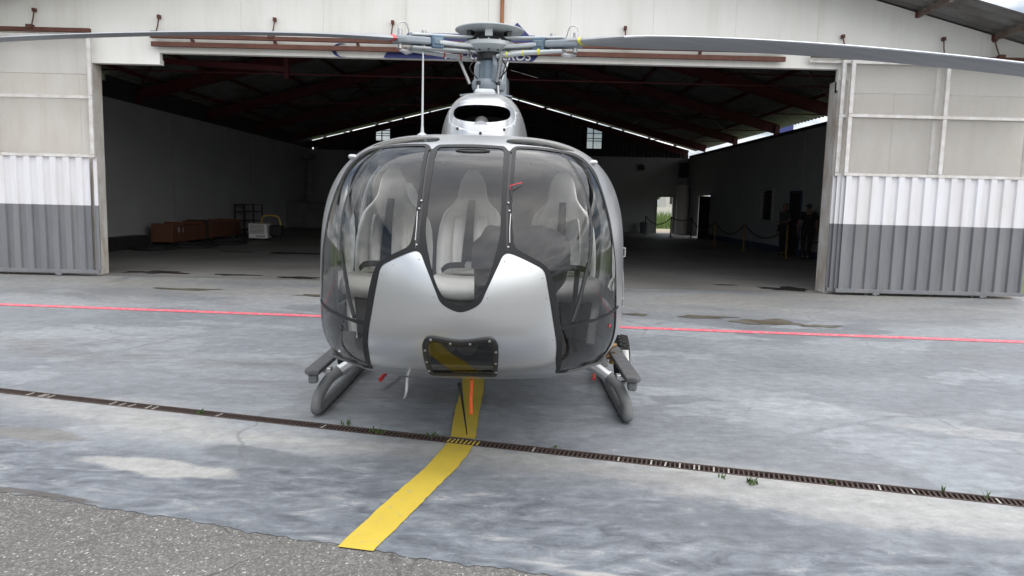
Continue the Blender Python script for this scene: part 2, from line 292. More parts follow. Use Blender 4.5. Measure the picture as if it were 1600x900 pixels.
# ------------------------------------------------------------------ mesh helpers
class MB:
    def __init__(s): s.v = []; s.f = []
    def add(s, v, f):
        o = len(s.v); s.v += [tuple(p) for p in v]; s.f += [tuple(i + o for i in q) for q in f]; return s
    def box(s, c, d, rot=None):
        h = [x / 2 for x in d]; pts = [Vector((sx * h[0], sy * h[1], sz * h[2])) for sx in (-1, 1) for sy in (-1, 1) for sz in (-1, 1)]
        if rot is not None: pts = [rot @ p for p in pts]
        return s.add([p + Vector(c) for p in pts], [(0, 1, 3, 2), (4, 6, 7, 5), (0, 4, 5, 1), (2, 3, 7, 6), (0, 2, 6, 4), (1, 5, 7, 3)])
    def bar(s, a, b, wd, ht, up=(0, 0, 1)):
        a, b = Vector(a), Vector(b); d = b - a; L = d.length; d.normalize(); u = Vector(up); x = d.cross(u)
        if x.length < 1e-4: x = Vector((1, 0, 0))
        x.normalize(); z = x.cross(d)
        rot = Matrix((x, d, z)).transposed(); return s.box((a + b) / 2, (wd, L, ht), rot)
    def tube(s, path, r, n=12, cap=True):
        path = [Vector(p) for p in path]; k = len(path); rs = r if isinstance(r, (list, tuple)) else [r] * k
        o = len(s.v); px = None
        for i, p in enumerate(path):
            d = (path[min(i + 1, k - 1)] - path[max(i - 1, 0)]).normalized()
            if px is None:
                px = d.cross(Vector((0, 0, 1)))
                if px.length < 1e-3: px = Vector((1, 0, 0))
            px = (px - d * px.dot(d)).normalized(); py = d.cross(px)
            for j in range(n):
                a = 2 * math.pi * j / n; s.v.append(tuple(p + (px * math.cos(a) + py * math.sin(a)) * rs[i]))
        for i in range(k - 1):
            for j in range(n):
                s.f.append((o + i * n + j, o + i * n + (j + 1) % n, o + (i + 1) * n + (j + 1) % n, o + (i + 1) * n + j))
        if cap: s.f.append(tuple(o + j for j in range(n))[::-1]); s.f.append(tuple(o + (k - 1) * n + j for j in range(n)))
        return s
    def lathe(s, prof, n=32, origin=(0, 0, 0), axis='Z'):
        o = len(s.v); O = Vector(origin)
        for r, z in prof:
            for j in range(n):
                a = 2 * math.pi * j / n; p = (r * math.cos(a), r * math.sin(a), z)
                if axis == 'X': p = (p[2], p[0], p[1])
                if axis == 'Y': p = (p[0], p[2], p[1])
                s.v.append(tuple(O + Vector(p)))
        for i in range(len(prof) - 1):
            for j in range(n): s.f.append((o + i * n + j, o + i * n + (j + 1) % n, o + (i + 1) * n + (j + 1) % n, o + (i + 1) * n + j))
        s.f.append(tuple(o + j for j in range(n))[::-1]); s.f.append(tuple(o + (len(prof) - 1) * n + j for j in range(n)))
        return s
    def prism(s, poly, y0, y1, axis='Y'):
        # polygon in XZ extruded along Y, or in XY extruded along Z
        o = len(s.v); k = len(poly)
        for y in (y0, y1):
            for a, c in poly: s.v.append((a, y, c) if axis == 'Y' else ((a, c, y) if axis == 'Z' else (y, a, c)))
        s.f.append(tuple(o + i for i in range(k))); s.f.append(tuple(o + k + i for i in range(k))[::-1])
        for i in range(k): s.f.append((o + i, o + k + i, o + k + (i + 1) % k, o + (i + 1) % k))
        return s
    def grid(s, fn, nu, nv):
        o = len(s.v)
        for i in range(nu + 1):
            for j in range(nv + 1): s.v.append(tuple(fn(i / nu, j / nv)))
        for i in range(nu):
            for j in range(nv): s.f.append((o + i * (nv + 1) + j, o + (i + 1) * (nv + 1) + j, o + (i + 1) * (nv + 1) + j + 1, o + i * (nv + 1) + j + 1))
        return s
    def build(s, name, material, parent=None, smooth=False, bevel=0., solid=0., sub=0, fix=True):
        me = bpy.data.meshes.new(name); me.from_pydata(s.v, [], s.f)
        if fix:
            bm = bmesh.new(); bm.from_mesh(me); bmesh.ops.recalc_face_normals(bm, faces=bm.faces); bm.to_mesh(me); bm.free()
        me.materials.append(M[material] if isinstance(material, str) else material)
        if smooth:
            me.polygons.foreach_set('use_smooth', [True] * len(me.polygons))
            if smooth != 'all': me.set_sharp_from_angle(angle=R(38))
        o = bpy.data.objects.new(name, me); col.objects.link(o)
        if parent: o.parent = parent
        if solid: md = o.modifiers.new('solid', 'SOLIDIFY'); md.thickness = abs(solid); md.offset = -1 if solid > 0 else 1
        if bevel: md = o.modifiers.new('bevel', 'BEVEL'); md.width = bevel; md.segments = 2; md.limit_method = 'ANGLE'
        if sub: md = o.modifiers.new('sub', 'SUBSURF'); md.levels = sub; md.render_levels = sub
        return o
def empty(name, loc=(0, 0, 0), rz=0.):
    o = bpy.data.objects.new(name, None); o.location = loc; o.rotation_euler.z = rz; o.empty_display_size = .2; col.objects.link(o); return o
def tag(o, label, cat, group=None):
    o['label'] = label; o['category'] = cat
    if group: o['group'] = group
    return o
def structure(o): o['kind'] = 'structure'; return o
def copy_tree(o, parent=None):
    c = o.copy(); col.objects.link(c); c.parent = parent
    for ch in list(o.children): copy_tree(ch, c)
    return c
def catmull(pts, closed=True, k=5):
    P_ = [Vector(p) for p in pts]; n = len(P_); res = []
    rng = range(n if closed else n - 1)
    for i in rng:
        if closed: p0, p1, p2, p3 = P_[i - 1], P_[i], P_[(i + 1) % n], P_[(i + 2) % n]
        else: p0, p1, p2, p3 = P_[max(i - 1, 0)], P_[i], P_[i + 1], P_[min(i + 2, n - 1)]
        # keep tangents short next to sharp corners
        t1 = (p2 - p0) / 2; t2 = (p3 - p1) / 2; L = (p2 - p1).length
        if t1.length > L: t1 = t1.normalized() * L
        if t2.length > L: t2 = t2.normalized() * L
        for q in range(k):
            s = q / k; s2, s3 = s * s, s * s * s
            res.append((2 * s3 - 3 * s2 + 1) * p1 + (s3 - 2 * s2 + s) * t1 + (-2 * s3 + 3 * s2) * p2 + (s3 - s2) * t2)
    if not closed: res.append(P_[-1])
    return [tuple(p) for p in res]

# ================================================================== THE GROUND
DS = -.262                                    # the drain and the asphalt edge run at this slope (y per x)
def drain_y(x): return 4.80 + DS * x          # far edge of the grate
DW = .125                                     # grate width along y
def edge_y(x):                                # ragged asphalt edge
    return 3.10 + DS * x + .012 * math.sin(x * 2.1) + .008 * math.sin(x * 7.7 + 1) + .007 * math.sin(x * 23.3 + 2) + .006 * math.sin(x * 47.) + .005 * math.sin(x * 83.)
XL, XR = -30., 24.
def strip(name, material, ya, yb, z, x0=XL, x1=XR, step=.25):
    b = MB(); n = int((x1 - x0) / step)
    b.grid(lambda u, v: (x0 + (x1 - x0) * u, ya(x0 + (x1 - x0) * u) * (1 - v) + yb(x0 + (x1 - x0) * u) * v, z), n, 1)
    o = b.build(name, material); return structure(o)
strip('apron', 'apron', drain_y, lambda x: 14.3, 0.0)
strip('apron', 'apron', lambda x: edge_y(x), lambda x: drain_y(x) - DW, 0.0, step=.02)
# low broken rim of the concrete slab along the asphalt
strip('asphalt', 'asphalt', lambda x: -60., lambda x: edge_y(x) + .05, -.003, step=.04)
b = MB()
for x0, x1, y0, y1 in ((-1500, XL, -1500, 1500), (XR, 1500, -1500, 1500), (XL, XR, -1500, -60), (XL, XR, 41.25, 1500), (XL, -11.05, 14.05, 41.25), (9.55, XR, 14.05, 41.25)):
    b.add([(x0, y0, -.012), (x1, y0, -.012), (x1, y1, -.012), (x0, y1, -.012)], [(0, 1, 2, 3)])
structure(b.build('grass_field', 'field'))
b = MB(); b.add([(-10.95, 14.05, .004), (9.45, 14.05, .004), (9.45, 41.25, .004), (-10.95, 41.25, .004)], [(0, 1, 2, 3)])
structure(b.build('hangar_floor', 'hangar_floor'))

# yellow lead-in line (hand painted, slightly uneven edges), red line across the apron
def ribbon(name, material, left, right, z, k=8, wob=.003):
    L_ = catmull([(*p, 0) for p in left], False, k); R_ = catmull([(*p, 0) for p in right], False, k); b = MB(); n = len(L_)
    for i in range(n):
        for P_ in (L_[i], R_[i]): b.v.append((P_[0] + random.uniform(-wob, wob), P_[1] + random.uniform(-wob, wob), z))
    b.f = [(2 * i, 2 * i + 1, 2 * i + 3, 2 * i + 2) for i in range(n - 1)]
    return structure(b.build(name, material))
dl = lambda x: drain_y(x) - DW - .004
ribbon('yellow_line', 'yellow_line', [(-.77, 3.27), (-.64, 3.78), (-.55, 4.10), (-.49, 4.31), (-.40, dl(-.40))], [(-.60, 3.235), (-.49, 3.63), (-.40, 3.97), (-.30, 4.33), (-.225, dl(-.225))], .0045)
ribbon('yellow_line', 'yellow_line', [(-.39, drain_y(-.39) + .004), (-.41, 5.57), (-.42, 6.5), (-.60, 8.0), (-.95, 10.)], [(-.22, drain_y(-.22) + .004), (-.225, 5.5), (-.23, 6.5), (-.40, 8.), (-.75, 10.)], .0045)
rl = lambda x: 9.66 - .0757 * x
ribbon('red_line', 'red_line', [(x, rl(x) + .085) for x in np.linspace(-16, 16, 40)], [(x, rl(x) - .085) for x in np.linspace(-16, 16, 40)], .0045, 4, .005)

# drain: concrete trench with an iron grate, every bar its own piece
dr = structure(empty('drain_channel', (0, 4.8, 0)))
def dpart(b, name, m_):
    o = b.build(name, m_, dr); o.matrix_parent_inverse = Matrix.Translation((0, -4.8, 0)); return o
b = MB()
for z0, z1, o0, o1 in ((-.2, -.2, 0, -DW), (-.2, .0, 0, 0), (-.2, .0, -DW, -DW)):
    b.add([(XL, drain_y(XL) + o0, z0), (XR, drain_y(XR) + o0, z0), (XR, drain_y(XR) + o1, z1), (XL, drain_y(XL) + o1, z1)], [(0, 1, 2, 3)])
dpart(b, 'trench', 'trench')
ux = Vector((1, DS, 0)).normalized(); uy = Vector((-ux.y, ux.x, 0))
for off in (-.010, -DW + .010):
    b = MB(); b.bar((XL, drain_y(XL) + off, -.012), (XR, drain_y(XR) + off, -.012), .014, .028); dpart(b, 'grate_rail', 'grate')
lean = 0.
def bar_mesh(name, m_):
    b = MB(); hw = DW / 2 * .96 - .014
    a = -uy * hw - ux * lean * .5; c = uy * hw + ux * lean * .5
    b.bar(a, c, .010, .006); me = bpy.data.meshes.new(name); me.from_pydata(b.v, [], b.f); me.materials.append(M[m_]); return me
bm_r, bm_b, bm_y = bar_mesh('bar', 'grate'), bar_mesh('bar', 'grate_bright'), bar_mesh('bar', 'grate_yellow')
pitch = .0290; x = -4.55; nb = 0
rest = MB()
xs = []
while x < 3.9: xs.append(x); x += pitch * ux.x
for x in xs:
    if nb >= 300: break
    c = Vector((x, drain_y(x) - DW / 2, -.004))
    yel = -.42 < x < -.20
    shiny = random.random() < (.10 if -4.5 < x < -2.3 else (.25 if .85 < x < 1.35 else .02))
    o = bpy.data.objects.new('bar', bm_y if yel else (bm_b if shiny else bm_r)); col.objects.link(o); o.parent = dr; o.matrix_parent_inverse = Matrix.Translation((0, -4.8, 0)); o.location = c
    o.rotation_euler = (random.uniform(-.05, .05), 0, random.uniform(-.05, .05)); nb += 1
x_end = xs[nb - 1]
for k in range(1, 560):
    for x in (x_end + k * pitch * ux.x, -4.55 - k * pitch * ux.x):
        if x < 12 and x > -16:
            hw = DW / 2 * .96 - .014; c = Vector((x, drain_y(x) - DW / 2, -.004)); rest.bar(c - uy * hw - ux * lean * .5, c + uy * hw + ux * lean * .5, .010, .006)
o = dpart(rest, 'far_bars', 'grate'); o['kind'] = 'stuff'

# puddles and damp patches
def blob(cx, cy, rx, ry, seed, z, n=40):
    rnd = random.Random(seed); ph = [rnd.uniform(0, 6.28) for _ in range(6)]; am = [rnd.uniform(.05, .2) for _ in range(6)]
    pts = []
    for i in range(n):
        a = 2 * math.pi * i / n; r = 1 + sum(am[k] * math.sin((k + 2) * a + ph[k]) for k in range(6)); pts.append((cx + rx * r * math.cos(a), cy + ry * r * math.sin(a), z))
    b = MB(); b.add([(cx, cy, z)] + pts, [(0, i + 1, (i + 1) % n + 1) for i in range(n)]); return b
for i, (cx, cy, rx, ry) in enumerate(((-7.05, 14.78, .55, .26), (-5.45, 14.64, .36, .14), (-4.15, 14.42, .38, .2), (5.35, 14.55, .5, .3), (4.3, 15.0, .22, .08), (-6.0, 20.5, 1.4, .35))):
    structure(blob(cx, cy, rx, ry, i + 3, .0082).build('puddle', 'wet'))
for i, (cx, cy, rx, ry) in enumerate(((3.55, 10.28, .42, .27), (2.75, 10.62, .36, .14), (4.2, 10.05, .3, .1), (1.8, 10.7, .16, .1), (-5.4, 12.3, .5, .12), (-3.0, 11.9, .45, .1))):
    structure(blob(cx, cy, rx, ry, i + 21, .0045 + .0004 * i).build('damp_patch', 'wet_brown'))

# weeds along the drain
def tuft(loc, h, n, spread, label, seed):
    rnd = random.Random(seed); b = MB()
    for i in range(n):
        a = rnd.uniform(0, 6.28); r = rnd.uniform(0, spread); l = h * rnd.uniform(.5, 1.0); lean_ = rnd.uniform(.2, .9)
        bx, by = r * math.cos(a), r * math.sin(a); da = rnd.uniform(0, 6.28); tx, ty = math.cos(da) * l * lean_, math.sin(da) * l * lean_; wv = rnd.uniform(.003, .007)
        px_, py_ = -math.sin(da) * wv, math.cos(da) * wv
        b.add([(bx - px_, by - py_, -.01), (bx + px_, by + py_, -.01), (bx + tx * .4 + px_ * .8, by + ty * .4 + py_ * .8, l * .65), (bx + tx * .4 - px_ * .8, by + ty * .4 - py_ * .8, l * .65), (bx + tx, by + ty, l * .95)], [(0, 1, 2, 3), (3, 2, 4)])
    o = b.build('grass_tuft', 'leaf', fix=False); o.location = loc; o['kind'] = 'stuff'; return tag(o, label, 'weed', 'weeds growing along the drain')
for i, (x, dyy, h, n, s_, lab) in enumerate((
    (-2.25, -.06, .05, 26, .05, 'small green weed on the drain at far left of the skids'),
    (-1.14, .03, .06, 24, .05, 'small weed just behind the drain in front of the left skid toe'),
    (-.90, -.05, .045, 34, .07, 'flat weed growing through the grate left of the yellow line'),
    (-.50, .02, .035, 26, .09, 'thin weeds behind the grate touching the left edge of yellow line'),
    (.30, .02, .03, 18, .08, 'tiny weeds behind the grate right of the yellow line'),
    (1.42, -.24, .055, 44, .045, 'bushy green weed on the concrete in front of the drain'),
    (1.27, -.20, .04, 12, .03, 'sparse little weed beside the bushy one in front of the drain'),
    (1.90, -.07, .03, 16, .03, 'small weed inside the grate right of the bushy weed'),
    (2.50, -.02, .085, 6, .012, 'tall thin grass blade at the grate, left of the pair at right'),
    (2.70, -.04, .08, 6, .012, 'tall thin grass blade at the grate, rightmost weed'))):
    tuft((x, drain_y(x) + dyy, 0), h * .7, int(n * .7), s_ * .8, lab, i)

# ================================================================== THE HANGAR
RX, RZ, SL = -.85, 7.28, .26
roof_z = lambda x: RZ - SL * abs(x - RX)
FY = 14.1; BY = 41.0; LX, RXW = -10.9, 9.35; WT = 4.06
hg = empty('hangar', (RX, FY, 0)); tag(hg, 'large white gabled hangar with open front and dark interior', 'hangar')
HI = Matrix.Translation((-RX, -FY, 0))
def hp(b, name, m_, parent=hg, **kw):
    o = b.build(name, m_, parent, **kw)
    if parent is hg: o.matrix_parent_inverse = HI
    return o
# front wall: cladding panels 1.5 m wide with open joints, over a backing sheet
seams = [-11.05] + [3.95 - 1.5 * k for k in range(9, -1, -1) if 3.95 - 1.5 * k > -11] + [5.45, 6.95, 8.45, 9.5]
OPL, OPR, OPT, OPS, OPSX = -7.80, 5.88, 4.12, 3.91, -6.55
cuts = sorted(set([round(s_, 3) for s_ in seams]))
def wall_bottom(xa, xb):
    m_ = (xa + xb) / 2
    if m_ < OPL or m_ > OPR: return 0.
    return OPS if m_ < OPSX else OPT
allc = sorted(set(cuts + [OPL, OPR, OPSX, RX]))
def gable_poly(xa, xb, zb, drop):
    p = [(xa, zb), (xb, zb), (xb, roof_z(xb) - drop)]
    if xa < RX < xb: p.append((RX, roof_z(RX) - drop))
    p.append((xa, roof_z(xa) - drop)); return p
for i in range(len(cuts) - 1):
    xa, xb = cuts[i] + .0015, cuts[i + 1] - .0015
    if xb < OPL or xa > OPR:
        # wall beside the opening: an old plaster wall below, panel above
        b = MB(); b.prism([(xa, 0), (xb, 0), (xb, 3.70), (xa, 3.70)], FY, FY + .12); hp(b, 'wall_panel', 'facade_old')
        b = MB(); b.prism(gable_poly(xa, xb, 3.706, .03), FY - .012, FY + .108); hp(b, 'wall_panel', 'facade')
    else:
        b = MB(); pieces = [c for c in allc if xa < c < xb]; xsn = [xa] + pieces + [xb]
        bot = []
        for j in range(len(xsn) - 1):
            z = wall_bottom(xsn[j], xsn[j + 1])
            if z == 0: z = 3.706
            bot += [(xsn[j], z), (xsn[j + 1], z)]
        top = [(xb, roof_z(xb) - .03)] + ([(RX, roof_z(RX) - .03)] if xa < RX < xb else []) + [(xa, roof_z(xa) - .03)]
        poly = [bot[0]]
        for p in bot[1:]:
            if p != poly[-1]: poly.append(p)
        b.prism(poly + top, FY - .012, FY + .108); hp(b, 'wall_panel', 'facade')
# wall strips beside the opening where a seam falls inside
b = MB(); b.box(((-8.047 + OPL) / 2, FY + .05, 1.85), (OPL + 8.047, .10, 3.70)); hp(b, 'wall_panel', 'facade_old')
b = MB(); b.box(((OPR + 6.947) / 2 + .085, FY + .06, 1.85), (6.947 - OPR - .18, .12, 3.70)); hp(b, 'wall_panel', 'facade_old')
b = MB(); b.box(((OPL + OPSX) / 2, FY + .1, OPS + .05), (OPSX - OPL - .02, .14, .09)); hp(b, 'lintel', 'facade')
b = MB(); b.box(((OPSX + OPR) / 2, FY + .1, OPT + .055), (OPR - OPSX - .02, .14, .1)); hp(b, 'lintel', 'facade', bevel=.01)
# jambs
b = MB(); b.box((OPR + .085, FY + .15, OPT / 2 - .1), (.17, .42, OPT - .2)); hp(b, 'jamb', 'jamb', bevel=.012)
b = MB(); b.box((OPR + .10, FY - .005, OPT - .02), (.22, .06, .72)); hp(b, 'jamb_cover', 'facade', bevel=.006)
b = MB(); b.box((OPL - .03, FY + .12, OPS / 2), (.07, .36, OPS - .01)); hp(b, 'jamb', 'jamb', bevel=.008)
# side walls
def side_wall(X, t, holes, name='side_wall'):
    ys = sorted(set([FY + .13, BY] + [h for a in holes for h in a[:2]])); b = MB()
    for i in range(len(ys) - 1):
        z0 = 0
        for a in holes:
            if a[0] <= ys[i] and ys[i + 1] <= a[1]:
                z0 = a[3]
                if a[2] > 0: b.box((X + t / 2, (ys[i] + ys[i + 1]) / 2, a[2] / 2), (abs(t), ys[i + 1] - ys[i], a[2]))
        b.box((X + t / 2, (ys[i] + ys[i + 1]) / 2, (z0 + WT) / 2), (abs(t), ys[i + 1] - ys[i], WT - z0))
    return hp(b, name, 'inner_wall')
side_wall(LX, -.15, [])
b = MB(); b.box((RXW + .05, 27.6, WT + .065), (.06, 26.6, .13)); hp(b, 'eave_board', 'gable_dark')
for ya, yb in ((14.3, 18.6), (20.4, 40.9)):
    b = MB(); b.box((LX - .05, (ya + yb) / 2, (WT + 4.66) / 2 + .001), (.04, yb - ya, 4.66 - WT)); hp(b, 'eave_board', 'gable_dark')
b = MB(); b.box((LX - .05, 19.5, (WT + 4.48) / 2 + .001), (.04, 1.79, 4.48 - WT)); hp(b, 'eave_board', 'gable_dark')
side_wall(RXW, .15, [(36.0, 38.2, 0, 2.05), (27.2, 28.5, 1.08, 2.2)])
for y in (24.1, 28.8, 31.2): b = MB(); b.box((LX + .012, y, WT / 2), (.024, .035, WT - .01)); hp(b, 'wall_joint', 'joint')
for y in (20.2, 24.6, 29.5): b = MB(); b.box((RXW - .008, y, WT / 2), (.016, .03, WT - .01)); hp(b, 'wall_joint', 'joint')
b = MB(); b.box((RXW - .006, 25.2, .11), (.012, 21.5, .22)); hp(b, 'skirting', 'inner_blue')
b = MB(); b.box((LX + .2, 20.0, .17), (.4, 3.2, .34)); hp(b, 'plinth', 'dark_thing')
# right wall window with louvres, two doors
wn = empty('window'); wn.parent = hg; wn.matrix_parent_inverse = HI
b = MB()
for yy in (27.2, 28.5): b.box((RXW - .02, yy, 1.64), (.1, .07, 1.2))
for z_ in (1.08, 2.2): b.box((RXW - .02, 27.85, z_), (.1, 1.3, .06))
b.build('frame', 'joint', wn)
for k in range(9):
    b = MB(); b.box((RXW + .06, 27.85, 1.17 + k * .115), (.012, 1.22, .11), Matrix.Rotation(R(35), 3, 'Y')); b.build('louvre', 'dark_thing', wn)
b = MB(); b.box((RXW + .14, 27.85, 1.64), (.02, 1.4, 1.2)); b.build('pane', 'dark_thing', wn)
for yy, w_ in ((25.0, .9), (20.6, .95)):
    dn = empty('door'); dn.parent = hg; dn.matrix_parent_inverse = HI
    b = MB(); b.box((RXW - .02, yy, 1.03), (.04, w_, 2.06)); b.build('door_leaf', 'dark_thing', dn)
    b = MB(); b.box((RXW - .02, yy - w_ / 2 - .03, 1.06), (.06, .06, 2.12)); b.box((RXW - .02, yy + w_ / 2 + .03, 1.06), (.06, .06, 2.12)); b.box((RXW - .02, yy, 2.10), (.06, w_ , .06)); b.build('door_frame', 'inner_blue', dn)
    b = MB(); b.tube([(RXW - .07, yy - w_ / 2 + .08, 1.0), (RXW - .07, yy - w_ / 2 + .2, 1.0)], .012, 8); b.build('handle', 'steel', dn)
dn = empty('door'); dn.parent = hg; dn.matrix_parent_inverse = HI
b = MB(); b.bar((RXW - .02, 36.0, 1.0), (RXW - .62, 35.5, 1.0), .05, 2.0); b.build('door_leaf', 'dark_thing', dn)
b = MB(); b.box((RXW + .02, 37.6, 1.0), (.04, .05, 2.0)); b.box((RXW + .02, 37.1, 1.0), (.04, .05, 2.0)); b.build('door_bar', 'dark_thing', dn)
# round column in the far corner
b = MB(); b.lathe([(.33, 0), (.33, 2.55), (.30, 2.6)], 28, (8.98, 40.2, 0)); hp(b, 'column', 'far_wall', smooth=True)
# back wall with a door opening, dark sheet gable above with two windows and an open slit under the roof
b = MB(); t_ = .15; D0, D1, DT = 7.78, 8.62, 1.96
b.box(((LX + D0) / 2, BY + t_ / 2, WT / 2), (D0 - LX, t_, WT)); b.box(((D1 + RXW) / 2, BY + t_ / 2, WT / 2), (RXW - D1, t_, WT)); b.box(((D0 + D1) / 2, BY + t_ / 2, (DT + WT) / 2), (D1 - D0, t_, WT - DT))
hp(b, 'back_wall', 'inner_wall')
b = MB(); b.box((D0 - .03, BY - .02, DT / 2), (.06, .06, DT)); b.box((D1 + .03, BY - .02, DT / 2), (.06, .06, DT)); b.box(((D0 + D1) / 2, BY - .02, DT + .03), (D1 - D0 + .12, .06, .06)); hp(b, 'door_frame', 'joint')
wins = [(-7.55, -6.75, 4.60, 5.42), (3.82, 4.66, 4.45, 5.68)]
gx = sorted([LX, RXW, RX] + [q for a in wins for q in a[:2]] + [-9.2, -5.2, -3.2, -2, 1, 2.4, 6.2, 7.8])
for i in range(len(gx) - 1):
    xa, xb = gx[i], gx[i + 1]; hole = [a for a in wins if a[0] <= xa and xb <= a[1]]
    segs = [(WT + .002, hole[0][2]), (hole[0][3], None)] if hole else [(WT + .002, None)]
    for z0, z1 in segs:
        zt = lambda x: z1 if z1 else roof_z(x) - .36
        if zt(xa) - z0 < .05 or zt(xb) - z0 < .02: 
            if max(zt(xa), zt(xb)) - z0 < .1: continue
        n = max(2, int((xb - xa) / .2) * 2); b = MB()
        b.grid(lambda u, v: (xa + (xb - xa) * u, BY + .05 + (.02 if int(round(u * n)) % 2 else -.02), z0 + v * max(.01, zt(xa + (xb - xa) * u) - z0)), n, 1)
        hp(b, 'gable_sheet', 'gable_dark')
for x0, x1, z0, z1 in wins:
    wn = empty('window'); wn.parent = hg; wn.matrix_parent_inverse = HI
    b = MB(); c_ = (x0 + x1) / 2
    for xx in (x0, c_ - .06, x1): b.box((xx, BY + .02, (z0 + z1) / 2), (.05, .08, z1 - z0))
    for z_ in np.linspace(z0, z1, 4): b.box((c_, BY + .02, z_), (x1 - x0, .06, .035))
    b.build('frame', 'gable_dark', wn)
    b = MB(); b.box((c_, BY + .06, (z0 + z1) / 2), (x1 - x0, .006, z1 - z0)); b.build('pane', 'pane_glass', wn)
# roof sheets (ribbed), bay by bay, with open joints at the ridge vent
bays = [(12.9, 17.1), (17.1, 21.9), (21.9, 27.0), (27.0, 32.1), (32.1, 36.9), (36.9, 41.7)]
prof = [0, 0, .045, .045]
for y0, y1 in bays:
    for sgn in (-1, 1):
        b = MB(); n = int(round((y1 - y0) / .075)); k0 = int(round(y0 / .075)); rp_ = lambda d, k: (RX + sgn * d, k * .075, RZ + .005 - SL * d + prof[k % 4])
        for k in range(k0, k0 + n):
            spans = [(.03, .55), (1.75, 10.75)] if k in (440, 446) else [(.03, 10.75)]
            for d0, d1 in spans: b.add([rp_(d0, k), rp_(d1, k), rp_(d1, k + 1), rp_(d0, k + 1)], [(0, 1, 2, 3)])
        hp(b, 'roof_sheet', 'roof_sheet')
b = MB()
for sgn in (-1, 1): b.add([(RX, 12.83, RZ + .09), (RX + sgn * .3, 12.83, RZ + .02), (RX + sgn * .3, 41.6, RZ + .02), (RX, 41.6, RZ + .09)], [(0, 1, 2, 3)])
hp(b, 'ridge_cap', 'roof_sheet', solid=.004)
# rafters, purlins, braces
for y in (14.6, 17.0, 22.0, 27.0, 32.0, 37.0, 40.75):
    for sgn in (-1, 1):
        rf = MB(); dd = .17 + .06
        rf.bar((RX + sgn * .01, y, RZ - .12 - dd), (RX + sgn * 10.12, y, RZ - .12 - dd - SL * 10.11), .012, .30)
        rf.bar((RX + sgn * .01, y, RZ - .12 - dd + .16), (RX + sgn * 10.12, y, RZ - .12 - dd + .16 - SL * 10.11), .14, .02)
        rf.bar((RX + sgn * .01, y, RZ - .12 - dd - .16), (RX + sgn * 10.12, y, RZ - .12 - dd - .16 - SL * 10.11), .14, .02)
        hp(rf, 'rafter', 'red_steel')
for k in range(8):
    d = .97 + 1.42 * k if k < 7 else .12
    for sgn in (-1, 1):
        b = MB(); b.box((RX + sgn * d, (14.0 + 41.5) / 2, RZ - .075 - SL * d), (.06, 27.5, .1)); hp(b, 'purlin', 'red_steel')
        b = MB(); b.box((RX + sgn * d, (13.0 + 13.995) / 2, RZ - .075 - SL * d), (.06, .99, .1)); hp(b, 'purlin_end', 'rust_grey')
for y0, y1 in ((17.0, 22.0), (27., 32.)):
    for sgn in (-1, 1):
        for d0, d1 in ((.2, 3.4), (3.4, 6.7), (6.7, 10.)):
            for s2 in (0, 1):
                b = MB(); a, c = (d0, d1) if s2 else (d1, d0)
                b.tube([(RX + sgn * a, y0, RZ - .20 - SL * a), (RX + sgn * c, y1, RZ - .20 - SL * c)], .022, 6); hp(b, 'brace', 'red_steel')
for y in (17., 22., 27., 32.):
    b = MB(); b.tube([(RX - 9.6, y, 4.25), (RX + 9.6, y, 4.25)], .016, 6); hp(b, 'tie_rod', 'red_steel')
    for sgn in (-1, 1):
        b = MB(); b.bar((RX + sgn * 10.08, y, WT), (RX + sgn * 10.08, y, roof_z(RX + 10.08) - .2), .16, .16, (0, 1, 0)); hp(b, 'rafter_shoe', 'red_steel')
b = MB(); b.bar((-5.1, 17.0, 4.15), (-5.1, 17.0, 5.6), .10, .12, (0, 1, 0)); hp(b, 'hanger_post', 'red_steel')
b = MB(); b.bar((-9.9, 17.02, 4.55), (-5.1, 17.02, 4.35), .06, .12); hp(b, 'brace', 'red_steel')
# pipe down the gable
b = MB(); b.tube([(-.30, FY - .07, 4.42), (-.30, FY - .07, 6.9)], .035, 10); hp(b, 'pipe', 'orange_pipe', smooth=True)
# door rails with hangers
def rail(x0, x1, z, double=False):
    rl_ = empty('door_rail'); rl_.parent = hg; rl_.matrix_parent_inverse = HI
    b = MB(); b.box(((x0 + x1) / 2, FY - .16, z), (x1 - x0, .07, .075)); b.build('beam', 'rust', rl_, bevel=.008)
    if double: b = MB(); b.box(((x0 + x1) / 2, FY - .13, z - .135), (x1 - x0, .06, .085)); b.build('beam', 'rust', rl_, bevel=.008)
    return rl_
ra = rail(-13.2, -7.72, 4.45); rb = rail(-6.64, 4.85, 4.385, True); rc = rail(5.3, 11.0, 4.33)
b = MB(); b.box((7.6, FY - .10, 4.235), (4.6, .05, .05)); b.build('beam', 'frame_white', rc)
def hook(x, z, par, lean_):
    b = MB(); b.box((x, FY - .17, z + .045), (.11, .10, .07)); b.tube([(x, FY - .13, z + .06), (x - lean_ * .5, FY - .09, z + .2), (x - lean_, FY - .07, z + .33)], .012, 6)
    b.box((x - lean_, FY - .06, z + .36), (.05, .08, .06)); b.build('hanger', 'rust', par)
for x, par, z, l in ((-8.8, ra, 4.45, -.02), (-6.55, rb, 4.385, -.03), (-4.45, rb, 4.385, -.03), (-2.3, rb, 4.385, -.02), (1.95, rb, 4.385, .01), (5.95, rc, 4.33, .06), (7.72, rc, 4.33, 0), (8.72, rc, 4.33, .07)): hook(x, z, par, l)
for x in (-5.9, -4.4, -2.9, 3.3): 
    b = MB(); b.box((x, FY - .11, 4.315), (.05, .07, .06)); b.build('rail_spacer', 'rust', rb)
